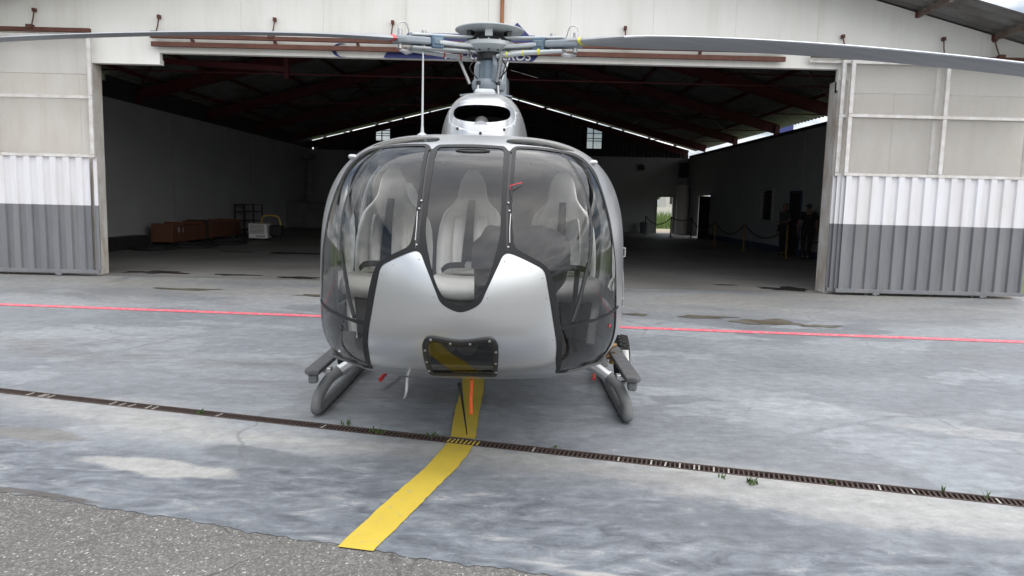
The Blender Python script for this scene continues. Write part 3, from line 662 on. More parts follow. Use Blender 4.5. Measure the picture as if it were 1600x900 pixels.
# sliding doors: frame, ribbed sheets white over grey, wire mesh above
def sliding_door(x0, x1, Y, top, label, bars, zc=2.2, zs=1.31):
    d = empty('sliding_door', ((x0 + x1) / 2, Y, 0)); d.parent = hg; d.matrix_parent_inverse = HI; d['label'] = label
    inv = Matrix.Translation((-(x0 + x1) / 2, -Y, 0))
    def P_(b, n, m_, **k): o = b.build(n, m_, d, **k); o.matrix_parent_inverse = inv; return o
    pit = .24; n = int((x1 - x0 - .1) / pit)
    def corr(z0, z1):
        b = MB(); xs_, ys_ = [], []
        x = x0 + .05
        for k in range(n):
            for dx_, dy_ in ((0, 0), (.105, 0), (.12, .045), (.225, .045)): xs_.append(x + dx_); ys_.append(Y + dy_)
            x += pit
        xs_.append(min(x, x1 - .01)); ys_.append(Y)
        for xx, yy in zip(xs_, ys_): b.v += [(xx, yy, z0), (xx, yy, z1)]
        b.f = [(2 * i, 2 * i + 2, 2 * i + 3, 2 * i + 1) for i in range(len(xs_) - 1)]; return b
    P_(corr(.10, zs), 'ribbed_sheet', 'door_grey', solid=.003, fix=False)
    P_(corr(zs + .001, zc), 'ribbed_sheet', 'door_white', solid=.003, fix=False)
    for nm, z_, h_, m_ in (('bottom_rail', .085, .07, 'door_grey'), ('middle_rail', zc + .01, .05, 'frame_white'), ('upper_rail', 3.26, .055, 'frame_white'), ('top_rail', top, .06, 'frame_white')):
        b = MB(); b.box(((x0 + x1) / 2, Y + .025, z_), (x1 - x0 - .002, .065, h_)); P_(b, nm, m_, bevel=.005)
    for xx in bars:
        b = MB(); b.box((xx, Y + .02, (zc + .04 + 3.23) / 2), (.07, .055, 3.23 - zc - .04)); P_(b, 'post', 'frame_white', bevel=.005)
        b = MB(); b.box((xx, Y + .02, (3.29 + top - .03) / 2), (.07, .055, top - .03 - 3.29)); P_(b, 'post', 'frame_white', bevel=.005)
    for xx in (x0 + .035, x1 - .035):
        b = MB(); b.box((xx, Y + .075, (zs + .12) / 2), (.07, .03, zs - .12)); P_(b, 'stile', 'door_grey', bevel=.004)
        b = MB(); b.box((xx, Y + .075, (zs + zc) / 2), (.07, .03, zc - zs)); P_(b, 'stile', 'door_white', bevel=.004)
    for i in range(len(bars) - 1):
        for z0, z1 in ((zc + .035, 3.232), (3.288, top - .03)):
            b = MB(); b.add([(bars[i] + .035, Y + .035, z0), (bars[i + 1] - .035, Y + .035, z0), (bars[i + 1] - .035, Y + .035, z1), (bars[i] + .035, Y + .035, z1)], [(0, 1, 2, 3)]); P_(b, 'mesh_panel', 'wire_mesh')
    for xx in (x0 + .75, x1 - .75):
        wh = MB(); wh.lathe([(.012, -.02), (.045, -.02), (.05, 0), (.045, .02), (.012, .02)], 18, (xx, Y + .03, .05), 'Y'); P_(wh, 'wheel', 'steel', smooth=True)
        b = MB(); b.box((xx, Y - .005, .045), (.12, .02, .05)); P_(b, 'wheel_bracket', 'door_grey')
    return d
sliding_door(-11.2, -7.68, FY - .26, 4.33, 'sliding hangar door at the left of the opening', [-11.165, -9.45, -7.715])
sliding_door(5.98, 9.46, FY - .33, 4.20, 'front sliding hangar door at the right of the opening', [6.015, 7.72, 9.425])
sliding_door(5.86, 9.34, FY - .22, 4.22, 'sliding hangar door behind the front one at right', [5.895, 7.60, 9.305])

# sign over the opening
sg = empty('sign', (-1.0, FY - .03, 4.1)); tag(sg, 'blue and white painted sign above the hangar opening behind the rotor', 'sign'); si = Matrix.Translation((1.0, -FY + .03, -4.1))
def sp_(b, n, m_): o = b.build(n, m_, sg); o.matrix_parent_inverse = si; return o
b = MB(); b.prism(catmull([(-2.44, 4.13), (-2.40, 4.20), (-2.34, 4.275), (-2.2, 4.29), (0.2, 4.29), (.38, 4.285), (.34, 4.18), (.27, 4.125), (.15, 4.125), (-2.3, 4.125)], True, 4), FY - .03, FY - .014); sp_(b, 'banner', 'sign_blue')
b = MB(); b.prism([(-2.1, 4.44), (.42, 4.44), (.30, 4.58), (-2.0, 4.58)], FY - .03, FY - .014); sp_(b, 'upper_band', 'sign_blue')
b = MB(); b.prism([(-.25, 4.581), (.20, 4.581), (-.02, 4.80)], FY - .03, FY - .014); sp_(b, 'fin_mark', 'sign_blue')
arc = []
for k in range(17):
    a = R(70 + 220 * k / 16); arc.append((-3.22 + .17 * math.cos(a) * 1.0, 4.24 + .125 * math.sin(a)))
for k in range(17):
    a = R(290 - 220 * k / 16); arc.append((-3.19 + .13 * math.cos(a), 4.24 + .118 * math.sin(a)))
b = MB(); b.prism(arc, FY - .03, FY - .014); sp_(b, 'swoosh', 'sign_blue')
fc = bpy.data.curves.new('txt', 'FONT'); fc.body = 'HELICOPTEROS'; fc.size = .19; fc.shear = .25; fc.offset = .005; fc.extrude = .003; fc.space_character = 1.06
fo = bpy.data.objects.new('txt', fc); col.objects.link(fo); bpy.context.view_layer.update()
me = bpy.data.meshes.new_from_object(fo.evaluated_get(bpy.context.evaluated_depsgraph_get())); bpy.data.objects.remove(fo)
wt_ = max(v_.co.x for v_ in me.vertices); me.materials.clear(); me.materials.append(M['sign_white'])
for v_ in me.vertices: v_.co.x *= 1.60 / wt_
lo = bpy.data.objects.new('lettering', me); col.objects.link(lo); lo.parent = sg; lo.rotation_euler = (R(90), 0, 0); lo.location = (-1.34 + 1.0, -.006, .038)

# ================================================================== THE HELICOPTER (local frame: origin on the ground under the nose tip, +Y towards the tail)
HX, HY = -.27, 3.908
heli = empty('helicopter', (HX, HY, 0)); tag(heli, 'silver light helicopter with rounded glass nose parked on its skids', 'helicopter')
BA, BL, BZ, BT, BB, NT, NB, BP = 1.048, 1.585, .986, 1.061, .587, 3.51, 3.62, 2.2
def dome(uvs):
    uvs = np.asarray(uvs, float); u, v = uvs[:, 0], uvs[:, 1]; psi = np.maximum(np.hypot(u, v), 1e-9)
    d = np.stack([np.sin(psi) * u / psi, -np.cos(psi), np.sin(psi) * v / psi], -1)
    up = d[:, 2] > 0; bb = np.where(up, BT, BB); nn = np.where(up, NT, NB)
    lo, hi = np.zeros(len(u)), np.full(len(u), 3.)
    for _ in range(44):
        m_ = (lo + hi) / 2; q = d * m_[:, None]
        f = (np.abs(q[:, 0] / BA) ** nn + np.abs(q[:, 2] / bb) ** nn) ** (BP / nn) + np.abs(q[:, 1] / BL) ** BP
        lo = np.where(f < 1, m_, lo); hi = np.where(f < 1, hi, m_)
    return d * lo[:, None] + np.array([0, BL, BZ])
def dome_n(uvs, h=.004):
    uvs = np.asarray(uvs, float)
    a = dome(uvs + [h, 0]) - dome(uvs - [h, 0]); b_ = dome(uvs + [0, h]) - dome(uvs - [0, h])
    n = np.cross(a, b_); n /= np.linalg.norm(n, axis=1)[:, None]; return n
sym = lambda half: half + [(-a, c_) for a, c_ in reversed(half) if a > 1e-6]     # halves start and end on the centre line
mir = lambda P_: [(-a, c_) for a, c_ in P_]
center = sym([(0, .823), (.14, .812), (.168, .79), (.168, .735), (.150, .575), (.142, .466), (.134, .36), (.131, .29), (.122, .24), (.106, .178), (.087, .117), (.065, .073), (.036, .046), (0, .036)])
g_in = [(.24, .795), (.206, .604), (.185, .475), (.175, .349), (.176, .277), (.181, .24), (.197, .223), (.245, .201), (.28, .183), (.306, .164), (.325, .129), (.341, .079), (.353, .027), (.366, -.043), (.38, -.116), (.396, -.191), (.435, -.290)]
g_out = [(.46, -.305), (.62, -.34), (.74, -.33), (.83, -.22), (.83, -.07), (.81, .061), (.77, .208), (.72, .319), (.685, .427), (.66, .531), (.645, .638), (.62, .75), (.56, .8), (.47, .803), (.26, .812)]
silver = sym([(0, .012), (.043, .026), (.068, .046), (.082, .076), (.105, .128), (.126, .174), (.14, .203), (.157, .213), (.185, .206), (.24, .183), (.28, .164), (.295, .146), (.308, .097), (.322, .038), (.335, -.023), (.348, -.082), (.358, -.13), (.372, -.196), (.42, -.305), (.40, -.313), (.175, -.318), (0, -.328)])
curve_c = [(.494, .80), (.509, .694), (.52, .561), (.53, .458), (.535, .374), (.53, .274), (.52, .208), (.495, .133), (.465, .033), (.428, -.05)]
cw = .0075
strip_c = [(a - cw, c_) for a, c_ in curve_c] + [(a + cw, c_) for a, c_ in reversed(curve_c)]
band = [(.36, -.050), (.5, -.046), (.7, -.044), (.90, -.036), (.90, -.050), (.7, -.058), (.5, -.060), (.36, -.064)]
lamp_f = sym([(0, -.088), (.091, -.074), (.115, -.079), (.13, -.102), (.134, -.128), (.146, -.269), (.15, -.311), (.138, -.326), (0, -.3275)])
lamp_g = sym([(0, -.109), (.089, -.094), (.102, -.098), (.114, -.12), (.12, -.201), (.128, -.27), (.12, -.29), (0, -.293)])
over = [(.64, .915), (.56, .985), (.41, 1.05), (.25, 1.035), (.21, .975), (.215, .91), (.30, .885), (.43, .868), (.53, .86)]
frame_o = sym([(0, .868), (.17, .845), (.187, .82), (.20, .775), (.225, .82), (.26, .85), (.50, .842), (.60, .845), (.65, .80), (.675, .70), (.672, .6), (.682, .5), (.705, .427), (.742, .319), (.79, .208), (.83, .06), (.85, -.07), (.85, -.23), (.76, -.345), (.62, -.355), (.445, -.32), (.42, -.3055), (.40, -.3135), (.175, -.3185), (0, -.3285)])
seam = [(.207, .76), (.178, .56), (.162, .41), (.156, .29), (.156, .225)]
seam_p = [(a - .0045, c_) for a, c_ in seam] + [(a + .0045, c_) for a, c_ in reversed(seam)]
glass_p = g_in + g_out
def cm2(P_, k=4): return [(p[0], p[1]) for p in catmull([(a, c_, 0) for a, c_ in P_], True, k)]
regions = [('frame', cm2(frame_o)), ('silver', cm2(silver)), ('lampf', cm2(lamp_f)), ('lampg', cm2(lamp_g)), ('center', cm2(center)),
           ('glass', cm2(glass_p)), ('glass', cm2(mir(glass_p))), ('strip', cm2(strip_c)), ('strip', cm2(mir(strip_c))), ('frame', cm2(band)), ('frame', cm2(mir(band))),
           ('over', cm2(over)), ('over', cm2(mir(over))), ('seam', cm2(seam_p)), ('seam', cm2(mir(seam_p)))]
NR = 96
pts2, edges2 = [], []
def loop(P_):
    o = len(pts2); pts2.extend(P_); edges2.extend([(o + i, o + (i + 1) % len(P_)) for i in range(len(P_))])
loop([(math.pi / 2 * math.cos(2 * math.pi * i / NR), math.pi / 2 * math.sin(2 * math.pi * i / NR)) for i in range(NR)])
for _, P_ in regions: loop(P_)
bound = np.array(pts2)
st_ = .036
for i in range(-44, 45):
    for j in range(-44, 45):
        p = np.array([(i + (.5 if j % 2 else 0)) * st_, j * st_ * .9])
        if np.hypot(*p) < math.pi / 2 - .02 and np.min(np.hypot(*(bound - p).T)) > .013: pts2.append((float(p[0]), float(p[1])))
vo_, eo_, fo_, *_ = delaunay_2d_cdt([Vector(p) for p in pts2], edges2, [], 0, 1e-5)
UV = np.array([(p.x, p.y) for p in vo_]); FA = np.array([list(f) for f in fo_])
def inside(P_, q):
    P_ = np.array(P_); x, y = q[:, 0], q[:, 1]; r = np.zeros(len(q), bool); j = len(P_) - 1
    for i in range(len(P_)):
        xi, yi = P_[i]; xj, yj = P_[j]
        if yi != yj: r ^= ((yi > y) != (yj > y)) & (x < (xj - xi) * (y - yi) / (yj - yi) + xi)
        j = i
    return r
cen = UV[FA].mean(1); cls = np.full(len(FA), 'shell', dtype='<U8')
for nme, P_ in regions: cls[inside(P_, cen)] = nme
POS = dome(UV); NRM = dome_n(np.clip(UV, -1.56, 1.56))
def panel(name, sel, material, off=0., solid=0., parent=heli):
    idx = np.unique(FA[sel]); mp_ = {int(a): i for i, a in enumerate(idx)}
    me = bpy.data.meshes.new(name); V = POS[idx] + NRM[idx] * off
    tri = []
    for f in FA[sel]:
        a, b_, c_ = (int(q) for q in f); n = np.cross(POS[b_] - POS[a], POS[c_] - POS[a])
        tri.append((mp_[a], mp_[b_], mp_[c_]) if np.dot(n, NRM[a]) > 0 else (mp_[a], mp_[c_], mp_[b_]))
    me.from_pydata(V.tolist(), [], tri); me.materials.append(M[material]); me.polygons.foreach_set('use_smooth', [True] * len(tri))
    me.normals_split_custom_set_from_vertices([tuple(n) for n in NRM[idx]])
    o = bpy.data.objects.new(name, me); col.objects.link(o); o.parent = parent
    if solid: md = o.modifiers.new('solid', 'SOLIDIFY'); md.thickness = solid; md.offset = -1
    return o
def comps(sel):
    ids = np.nonzero(sel)[0]; par = {}
    def find(a):
        while par[a] != a: par[a] = par[par[a]]; a = par[a]
        return a
    em = {}
    for f in ids:
        par[f] = f
    for f in ids:
        a, b_, c_ = FA[f]
        for e in ((a, b_), (b_, c_), (c_, a)):
            k = (min(e), max(e))
            if k in em: par[find(em[k])] = find(f)
            else: em[k] = f
    g_ = {}
    for f in ids: g_.setdefault(find(f), []).append(f)
    return [np.array(x) for x in g_.values() if len(x) > 3]
fus = empty('fuselage'); fus.parent = heli
panel('nose_shell', cls == 'shell', 'silver_paint', 0, 0, fus)
wfr = panel('window_frame', cls == 'frame', 'frame_dark', .004, 0, fus)
for c_ in comps(cls == 'strip'): panel('door_seal', c_, 'black_trim', .001, .012, fus)
for c_ in comps(cls == 'seam'): panel('frame_seam', c_, 'black_trim', -.002, 0, fus)
panel('nose_panel', cls == 'silver', 'silver_nose', .0, 0, fus)
ll = empty('landing_light'); ll.parent = heli
panel('light_frame', cls == 'lampf', 'black_trim', .008, .014, ll)
panel('light_glass', cls == 'lampg', 'lamp_glass', .004, 0, ll)
panel('windshield', cls == 'center', 'windshield')
for c_ in comps(cls == 'glass'):
    m_ = cen[c_].mean(0)
    if m_[1] < -.07: panel('chin_window', c_, 'chin_glass')
    elif abs(m_[0]) < .5: panel('windshield', c_, 'windshield')
    else: panel('door_window', c_, 'windshield')
for c_ in comps(cls == 'over'): panel('overhead_window', c_, 'overhead_glass')
def on_dome(u, v, off=0.):
    p = dome([(u, v)])[0] + dome_n([(u, v)])[0] * off; return Vector(p)
def bolt(u, v, par, off=.010, r=.0075, m_='steel'):
    p = on_dome(u, v, off); n = Vector(dome_n([(u, v)])[0]); b = MB(); b.tube([p - n * .004, p + n * .001, p + n * .0035], [r, r, r * .5], 8); return b.build('bolt', m_, par, smooth=True)
for u, v in ((.10, -.085), (.034, -.098), (-.034, -.098), (-.10, -.085), (.125, -.13), (-.125, -.13), (.13, -.19), (-.13, -.19), (.139, -.26), (-.139, -.26)): bolt(u, v, ll)
for s_ in (1, -1):
    for u, v in ((.164, .41), (.166, .375), (.158, .235)): bolt(s_ * u, v, fus, .005, .006)
    b = MB(); b.tube([on_dome(s_ * .170, .36, .008), on_dome(s_ * .164, .30, .008), on_dome(s_ * .163, .25, .008)], .003, 6); b.build('wiper_rod', 'steel', fus)
for u, v in ((.145, .185), (.24, .165), (.285, .130), (.305, .06), (.322, -.02), (.34, -.10), (.355, -.18), (.385, -.26), (.30, -.300), (.21, -.305), (.09, .06), (.045, .008)):
    for s_ in (1, -1): bolt(s_ * u, v, fus, -.002, .0042, 'hub_grey')
# yaw string, red sticker, dark oval ring and plate at the top of the centre pane
b = MB(); b.tube([on_dome(.176, .475, .008), on_dome(.172, .482, .02), on_dome(.198, .492, .022), on_dome(.225, .508, .012)], .0028, 6); b.build('yaw_string', 'red_tape', heli)
b = MB(); b.tube([on_dome(.176, .475, .008), on_dome(.176, .455, .012), on_dome(.18, .43, .010)], .002, 6); b.build('string_mast', 'black_trim', heli)
b = MB(); b.add([on_dome(.735 + dx_, -.115 + dz_, .004) for dx_, dz_ in ((-.012, -.008), (.012, -.008), (.012, .008), (-.012, .008))], [(0, 1, 2, 3)]); b.build('sticker', 'red_tape', heli)
b = MB(); b.tube([on_dome(.012 + .085 * math.cos(a_), .775 + .016 * math.sin(a_), .004) for a_ in np.linspace(0, 2 * math.pi, 33)], .005, 6, False); b.build('oval_ring', 'black_trim', heli, smooth=True)
b = MB(); b.add([on_dome(.012, .775, .003)] + [on_dome(.012 + .06 * math.cos(a_), .775 + .009 * math.sin(a_), .003) for a_ in np.linspace(0, 2 * math.pi, 24, endpoint=False)], [(0, i + 1, (i + 1) % 24 + 1) for i in range(24)]); b.build('oval_plate', 'frame_dark', heli)
# light unit behind the glass
b = MB(); b.box((0, .24, .80), (.36, .02, .26)); b.build('light_housing', 'console', ll)
for x_ in (-.09, .03): b = MB(); b.lathe([(.01, .10), (.045, .09), (.06, .05), (.06, .045)], 20, (x_, .12, .80), 'Y'); b.build('lamp', 'steel', ll, smooth=True)

# ---- rear fuselage and tail boom: loft continuing the nose rim
stn = [(1.585, 1.048, .986, 1.061, .587), (1.68, 1.05, .986, 1.065, .587), (2.1, 1.055, .99, 1.07, .59), (2.5, 1.05, 1.0, 1.06, .59), (2.62, 1.045, 1.0, 1.06, .585), (3.0, 1.02, 1.02, 1.05, .575), (3.30, .99, 1.04, 1.04, .56), (3.6, .93, 1.08, 1.02, .52), (4.1, .78, 1.2, .88, .50), (4.7, .55, 1.4, .66, .45), (5.3, .37, 1.56, .46, .35), (6.0, .27, 1.66, .30, .26), (7.5, .215, 1.74, .225, .22), (9.0, .17, 1.82, .18, .18), (9.6, .14, 1.84, .16, .16)]
ring = [2 * math.pi * i / NR for i in range(NR)]
def section(k, ang_):
    y, a, zm, bt, bb = k; c_, s_ = math.cos(ang_), math.sin(ang_); bz = bt if s_ > 0 else bb
    f = min(1, max(0, (y - 3.3) / 2.5)); n = (NT if s_ > 0 else NB) * (1 - f) + 2.1 * f
    # direction measured as on the nose rim so the two meshes meet
    tx, tz = c_, s_ 
    r = (abs(tx / a) ** n + abs(tz / bz) ** n) ** (-1 / n); return (tx * r, y, zm + tz * r)
b = MB(); wb = {}
rows = len(stn)
V = [section(k, a) for k in stn for a in ring]; b.v = V
def angdeg(j): return ((ring[j] + ring[(j + 1) % NR if j + 1 < NR else 0]) / 2 if j + 1 < NR else ring[j] + math.pi / NR) * 180 / math.pi
winf = {1: [], 2: [], 4: [], 5: []}; wl = {}
for i in range(rows - 1):
    for j in range(NR):
        a = angdeg(j); q = (i * NR + j, i * NR + (j + 1) % NR, (i + 1) * NR + (j + 1) % NR, (i + 1) * NR + j)
        side = 1 if (a < 44 or a > 350) else (-1 if 136 < a < 190 else 0)
        if i in (1, 2, 4, 5) and side: wl.setdefault((side, 0 if i < 3 else 1), []).append(q)
        else: b.f.append(q)
b.f.append(tuple((rows - 1) * NR + j for j in range(NR)))
b.build('rear_fuselage', 'silver_paint', fus, smooth=True, solid=.012)
for q in wl.values():
    wb_ = MB(); wb_.v = V; wb_.f = q; o = wb_.build('cabin_window', 'windshield', heli, smooth='all')
    bm = bmesh.new(); bm.from_mesh(o.data); bmesh.ops.delete(bm, geom=[v_ for v_ in bm.verts if not v_.link_faces], context='VERTS'); bm.to_mesh(o.data); bm.free()
# belly keel line, door sills with hinges
for s_ in (1, -1):
    for z_ in (.86, 1.22):
        b = MB(); b.tube([(s_ * 1.045, 1.40, z_), (s_ * 1.068, 1.42, z_), (s_ * 1.068, 1.42, z_ + .06), (s_ * 1.045, 1.40, z_ + .06)], .006, 6); b.build('door_hinge', 'steel', fus)
    b = MB(); b.tube([(s_ * 1.05, 1.44, 1.22), (s_ * 1.072, 1.44, 1.0), (s_ * 1.062, 1.44, .78)], .004, 6); b.build('door_strut', 'steel', fus)
    pf = on_dome(s_ * .715, .80, .012); b = MB(); b.box(pf, (.055, .05, .03)); b.build('roof_fitting', 'silver_paint', fus, bevel=.015)
# tail: fenestron, fin, stabiliser
tl = empty('tail'); tl.parent = heli
b = MB(); b.lathe([(.50, -.13), (.66, -.16), (.72, -.1), (.74, 0), (.72, .1), (.66, .16), (.50, .13), (.50, -.13)], 40, (0, 10.05, 1.85), 'X'); b.f = b.f[:-2]; b.build('fan_shroud', 'silver_paint', tl, smooth=True)
b = MB(); b.lathe([(.10, -.10), (.10, .08), (.05, .1)], 20, (0, 10.05, 1.85), 'X'); b.build('fan_hub', 'hub_grey', tl, smooth=True)
for k in range(10):
    a = 2 * math.pi * k / 10; b = MB(); b.bar((0, 10.05 + .1 * math.cos(a), 1.85 + .1 * math.sin(a)), (0, 10.05 + .485 * math.cos(a), 1.85 + .485 * math.sin(a)), .07, .012, (1, .6, 0)); b.build('fan_blade', 'hub_grey', tl)
b = MB(); b.prism([(9.75, 2.45), (10.45, 2.38), (10.95, 3.62), (10.45, 3.66)], -.05, .05, 'X'); b.build('fin', 'silver_paint', tl, bevel=.03)
b = MB(); b.box((0, 8.6, 1.86), (2.7, .42, .045)); b.build('stabiliser', 'silver_paint', tl, bevel=.018)
# ---- cowling with air intake
CW, CZ0, CH, CY0, CLn = .40, 1.93, .585, 3.0, 1.10
def cowl(x, z):
    f = 1 - min(.999999, abs(x / (CW - .05 * max(0, (z - CZ0)) / CH)) ** 3.0 + max(0, (z - CZ0) / CH) ** 3.2)
    return CY0 - CLn * max(f, 0) ** (1 / 2.3)
cp2, ce2 = [], []
def cloop(P_):
    o = len(cp2); cp2.extend(P_); ce2.extend([(o + i, o + (i + 1) % len(P_)) for i in range(len(P_))])
def cowl_pt(a, r):       # polar layout of the front dome of the cowling: a from 0 (right base) over the top to 180
    ca, sa = math.cos(a), math.sin(a); lo, hi = 0., 2.
    for _ in range(30):
        m_ = (lo + hi) / 2; x, z = ca * m_, sa * m_
        if abs(x / (CW - .05 * z / CH)) ** 3.0 + (z / CH) ** 3.2 < 1: lo = m_
        else: hi = m_
    return ca * lo * r, CZ0 + sa * lo * r
rim = [cowl_pt(math.pi * k / 48, .9995) for k in range(49)]
cloop(rim + [(-.37 + .74 * k / 16, CZ0) for k in range(1, 16)])
intake = cm2([(-.225, 2.260), (-.215, 2.305), (-.17, 2.325), (0, 2.332), (.17, 2.325), (.215, 2.305), (.225, 2.260), (.20, 2.222), (.13, 2.196), (.05, 2.186), (0, 2.184), (-.05, 2.186), (-.13, 2.196), (-.20, 2.222)], 3)
lip = cm2([(-.262, 2.260), (-.248, 2.330), (-.18, 2.356), (0, 2.364), (.18, 2.356), (.248, 2.330), (.262, 2.260), (.235, 2.185), (.14, 2.138), (.05, 2.116), (0, 2.113), (-.05, 2.116), (-.14, 2.138), (-.235, 2.185)], 3)
cloop(intake); cloop(lip)
for r in (.97, .93, .86):
    for k in range(1, 48): cp2.append(cowl_pt(math.pi * k / 48, r))
for i in range(-14, 15):
    for j in range(1, 22):
        p = (i * .027, CZ0 + j * .028)
        if abs(p[0] / (CW - .05 * (p[1] - CZ0) / CH)) ** 3 + ((p[1] - CZ0) / CH) ** 3.2 < .6: cp2.append(p)
vc_, ec_, fc_, *_ = delaunay_2d_cdt([Vector(p) for p in cp2], ce2, [], 0, 1e-5)
CV = np.array([(p.x, p.y) for p in vc_]); CF = np.array([list(f) for f in fc_]); cc_ = CV[CF].mean(1)
ii = inside(intake, cc_); li = inside(lip, cc_) & ~ii
def cp3(p, o=0): return (float(p[0]), cowl(p[0], p[1]) - o, float(p[1]))
cwg = empty('engine_cowling'); cwg.parent = heli
b = MB(); b.v = [cp3(p) for p in CV]; b.f = [tuple(int(q) for q in f) for f in CF[~ii & ~li]]; b.build('cowl_front', 'silver_paint', cwg, smooth='all', solid=.008)
b = MB(); b.v = [cp3(p, .0) for p in CV]; b.f = [tuple(int(q) for q in f) for f in CF[li]]; b.build('intake_lip', 'silver_paint', cwg, smooth='all')
for nme in ('cowl_front', 'intake_lip'):
    o = [c for c in cwg.children if c.name.startswith(nme)][0]; bm = bmesh.new(); bm.from_mesh(o.data); bmesh.ops.delete(bm, geom=[v_ for v_ in bm.verts if not v_.link_faces], context='VERTS'); bm.to_mesh(o.data); bm.free()
b = MB(); n_ = len(intake)      # duct
for k in range(n_): b.v += [cp3(intake[k], -.004), (intake[k][0] * .8, 2.75, 2.25 + (intake[k][1] - 2.25) * .8)]
b.f = [(2 * k, 2 * ((k + 1) % n_), 2 * ((k + 1) % n_) + 1, 2 * k + 1) for k in range(n_)] + [tuple(2 * k + 1 for k in range(n_))]
b.build('intake_duct', 'black_trim', cwg, smooth=True)
b = MB(); b.tube([(0, cowl(0, 2.13) + .03, 2.13), (0, 2.08, 2.195), (0, 2.2, 2.23), (0, 2.45, 2.23)], [.07, .055, .028, .02], 16); b.build('intake_splitter', 'silver_nose', cwg, smooth=True)
for u in (-.18, 0, .18): b = MB(); b.lathe([(.012, -.006), (.012, .0), (.006, .004)], 8, (u, cowl(u, 2.10 + abs(u) * .2) - .002, 2.10 + abs(u) * .2), 'Y'); b.build('bolt', 'black_trim', cwg)
# body of the cowling behind the front dome
b = MB(); cst = [(3.0, 1.0, 1.0), (3.5, 1.0, .99), (4.2, .95, .95), (4.9, .8, .85), (5.6, .5, .6), (5.9, .25, .45)]
for y_, sx_, sz_ in cst:
    for p in rim: b.v.append((p[0] * sx_, y_, CZ0 - .15 * (y_ - 3) / 3 + (p[1] - CZ0) * sz_))
for i in range(len(cst) - 1):
    for k in range(48): b.f.append((i * 49 + k, i * 49 + k + 1, (i + 1) * 49 + k + 1, (i + 1) * 49 + k))
b.build('cowl_body', 'silver_paint', cwg, smooth=True, solid=.008)
b = MB(); b.box((-.0, 2.72, 2.48), (.18, .34, .10)); b.build('cowl_box', 'hub_white', cwg, bevel=.03)
b = MB(); b.grid(lambda u, v: ((u - .5) * .46, 2.82 + v * .6, 2.51 + .02 * math.sin(u * math.pi)), 8, 4); b.build('cowl_grille', 'hub_grey', cwg, solid=.012)
b = MB(); b.tube([(0, 4.6, 2.42), (0, 5.1, 2.55), (0, 5.5, 2.62)], [.14, .15, .15], 20, False); b.build('exhaust', 'steel', cwg, smooth=True, solid=.006)
# roof fin behind the mast
b = MB(); b.prism([(3.62, 2.45), (4.5, 2.40), (4.3, 2.80), (3.74, 2.98)], -.16, .16, 'X'); b.build('mast_fairing', 'hub_grey', cwg, bevel=.05)

# ---- rotor head
HYm, HZ = 3.40, 3.04
ro = empty('rotor_head'); ro.parent = heli
def rp(b, n, m_, **k): return b.build(n, m_, ro, **k)
b = MB(); b.lathe([(.11, 2.5), (.10, 2.62), (.085, 2.66), (.08, 2.98), (.075, 3.2)], 24, (0, HYm, 0)); rp(b, 'mast', 'mast_blue', smooth=True)
b = MB(); b.lathe([(.08, 2.62), (.15, 2.63), (.16, 2.66), (.16, 2.70), (.15, 2.72), (.085, 2.73)], 28, (0, HYm, 0)); rp(b, 'swashplate', 'hub_grey', smooth=True)
b = MB(); b.lathe([(.08, 2.90), (.115, 2.91), (.12, 2.96), (.085, 2.98)], 24, (0, HYm, 0)); rp(b, 'collar', 'black_trim', smooth=True)
b = MB(); b.lathe([(.10, HZ - .07), (.20, HZ - .05), (.24, HZ - .015), (.24, HZ + .02), (.12, HZ + .05)], 36, (0, HYm, 0)); rp(b, 'hub_plate', 'hub_white', smooth=True)
b = MB(); b.lathe([(.06, HZ + .10), (.28, HZ + .122), (.325, HZ + .137), (.325, HZ + .145), (.29, HZ + .155), (.12, HZ + .175), (.02, HZ + .18)], 44, (0, HYm, 0)); rp(b, 'hub_cap', 'hub_white', smooth=True)
b = MB(); b.lathe([(.09, HZ + .04), (.07, HZ + .09)], 20, (0, HYm, 0)); rp(b, 'cap_post', 'hub_grey', smooth=True)
for k in range(6):
    a = R(60 * k); c_ = Vector((math.sin(a) * .2, HYm - math.cos(a) * .2, HZ + .085)); b = MB(); b.box(c_, (.07, .05, .07), Matrix.Rotation(-a, 3, 'Z')); rp(b, 'cap_bracket', 'hub_white' if k % 2 == 0 else 'black_trim', bevel=.006)
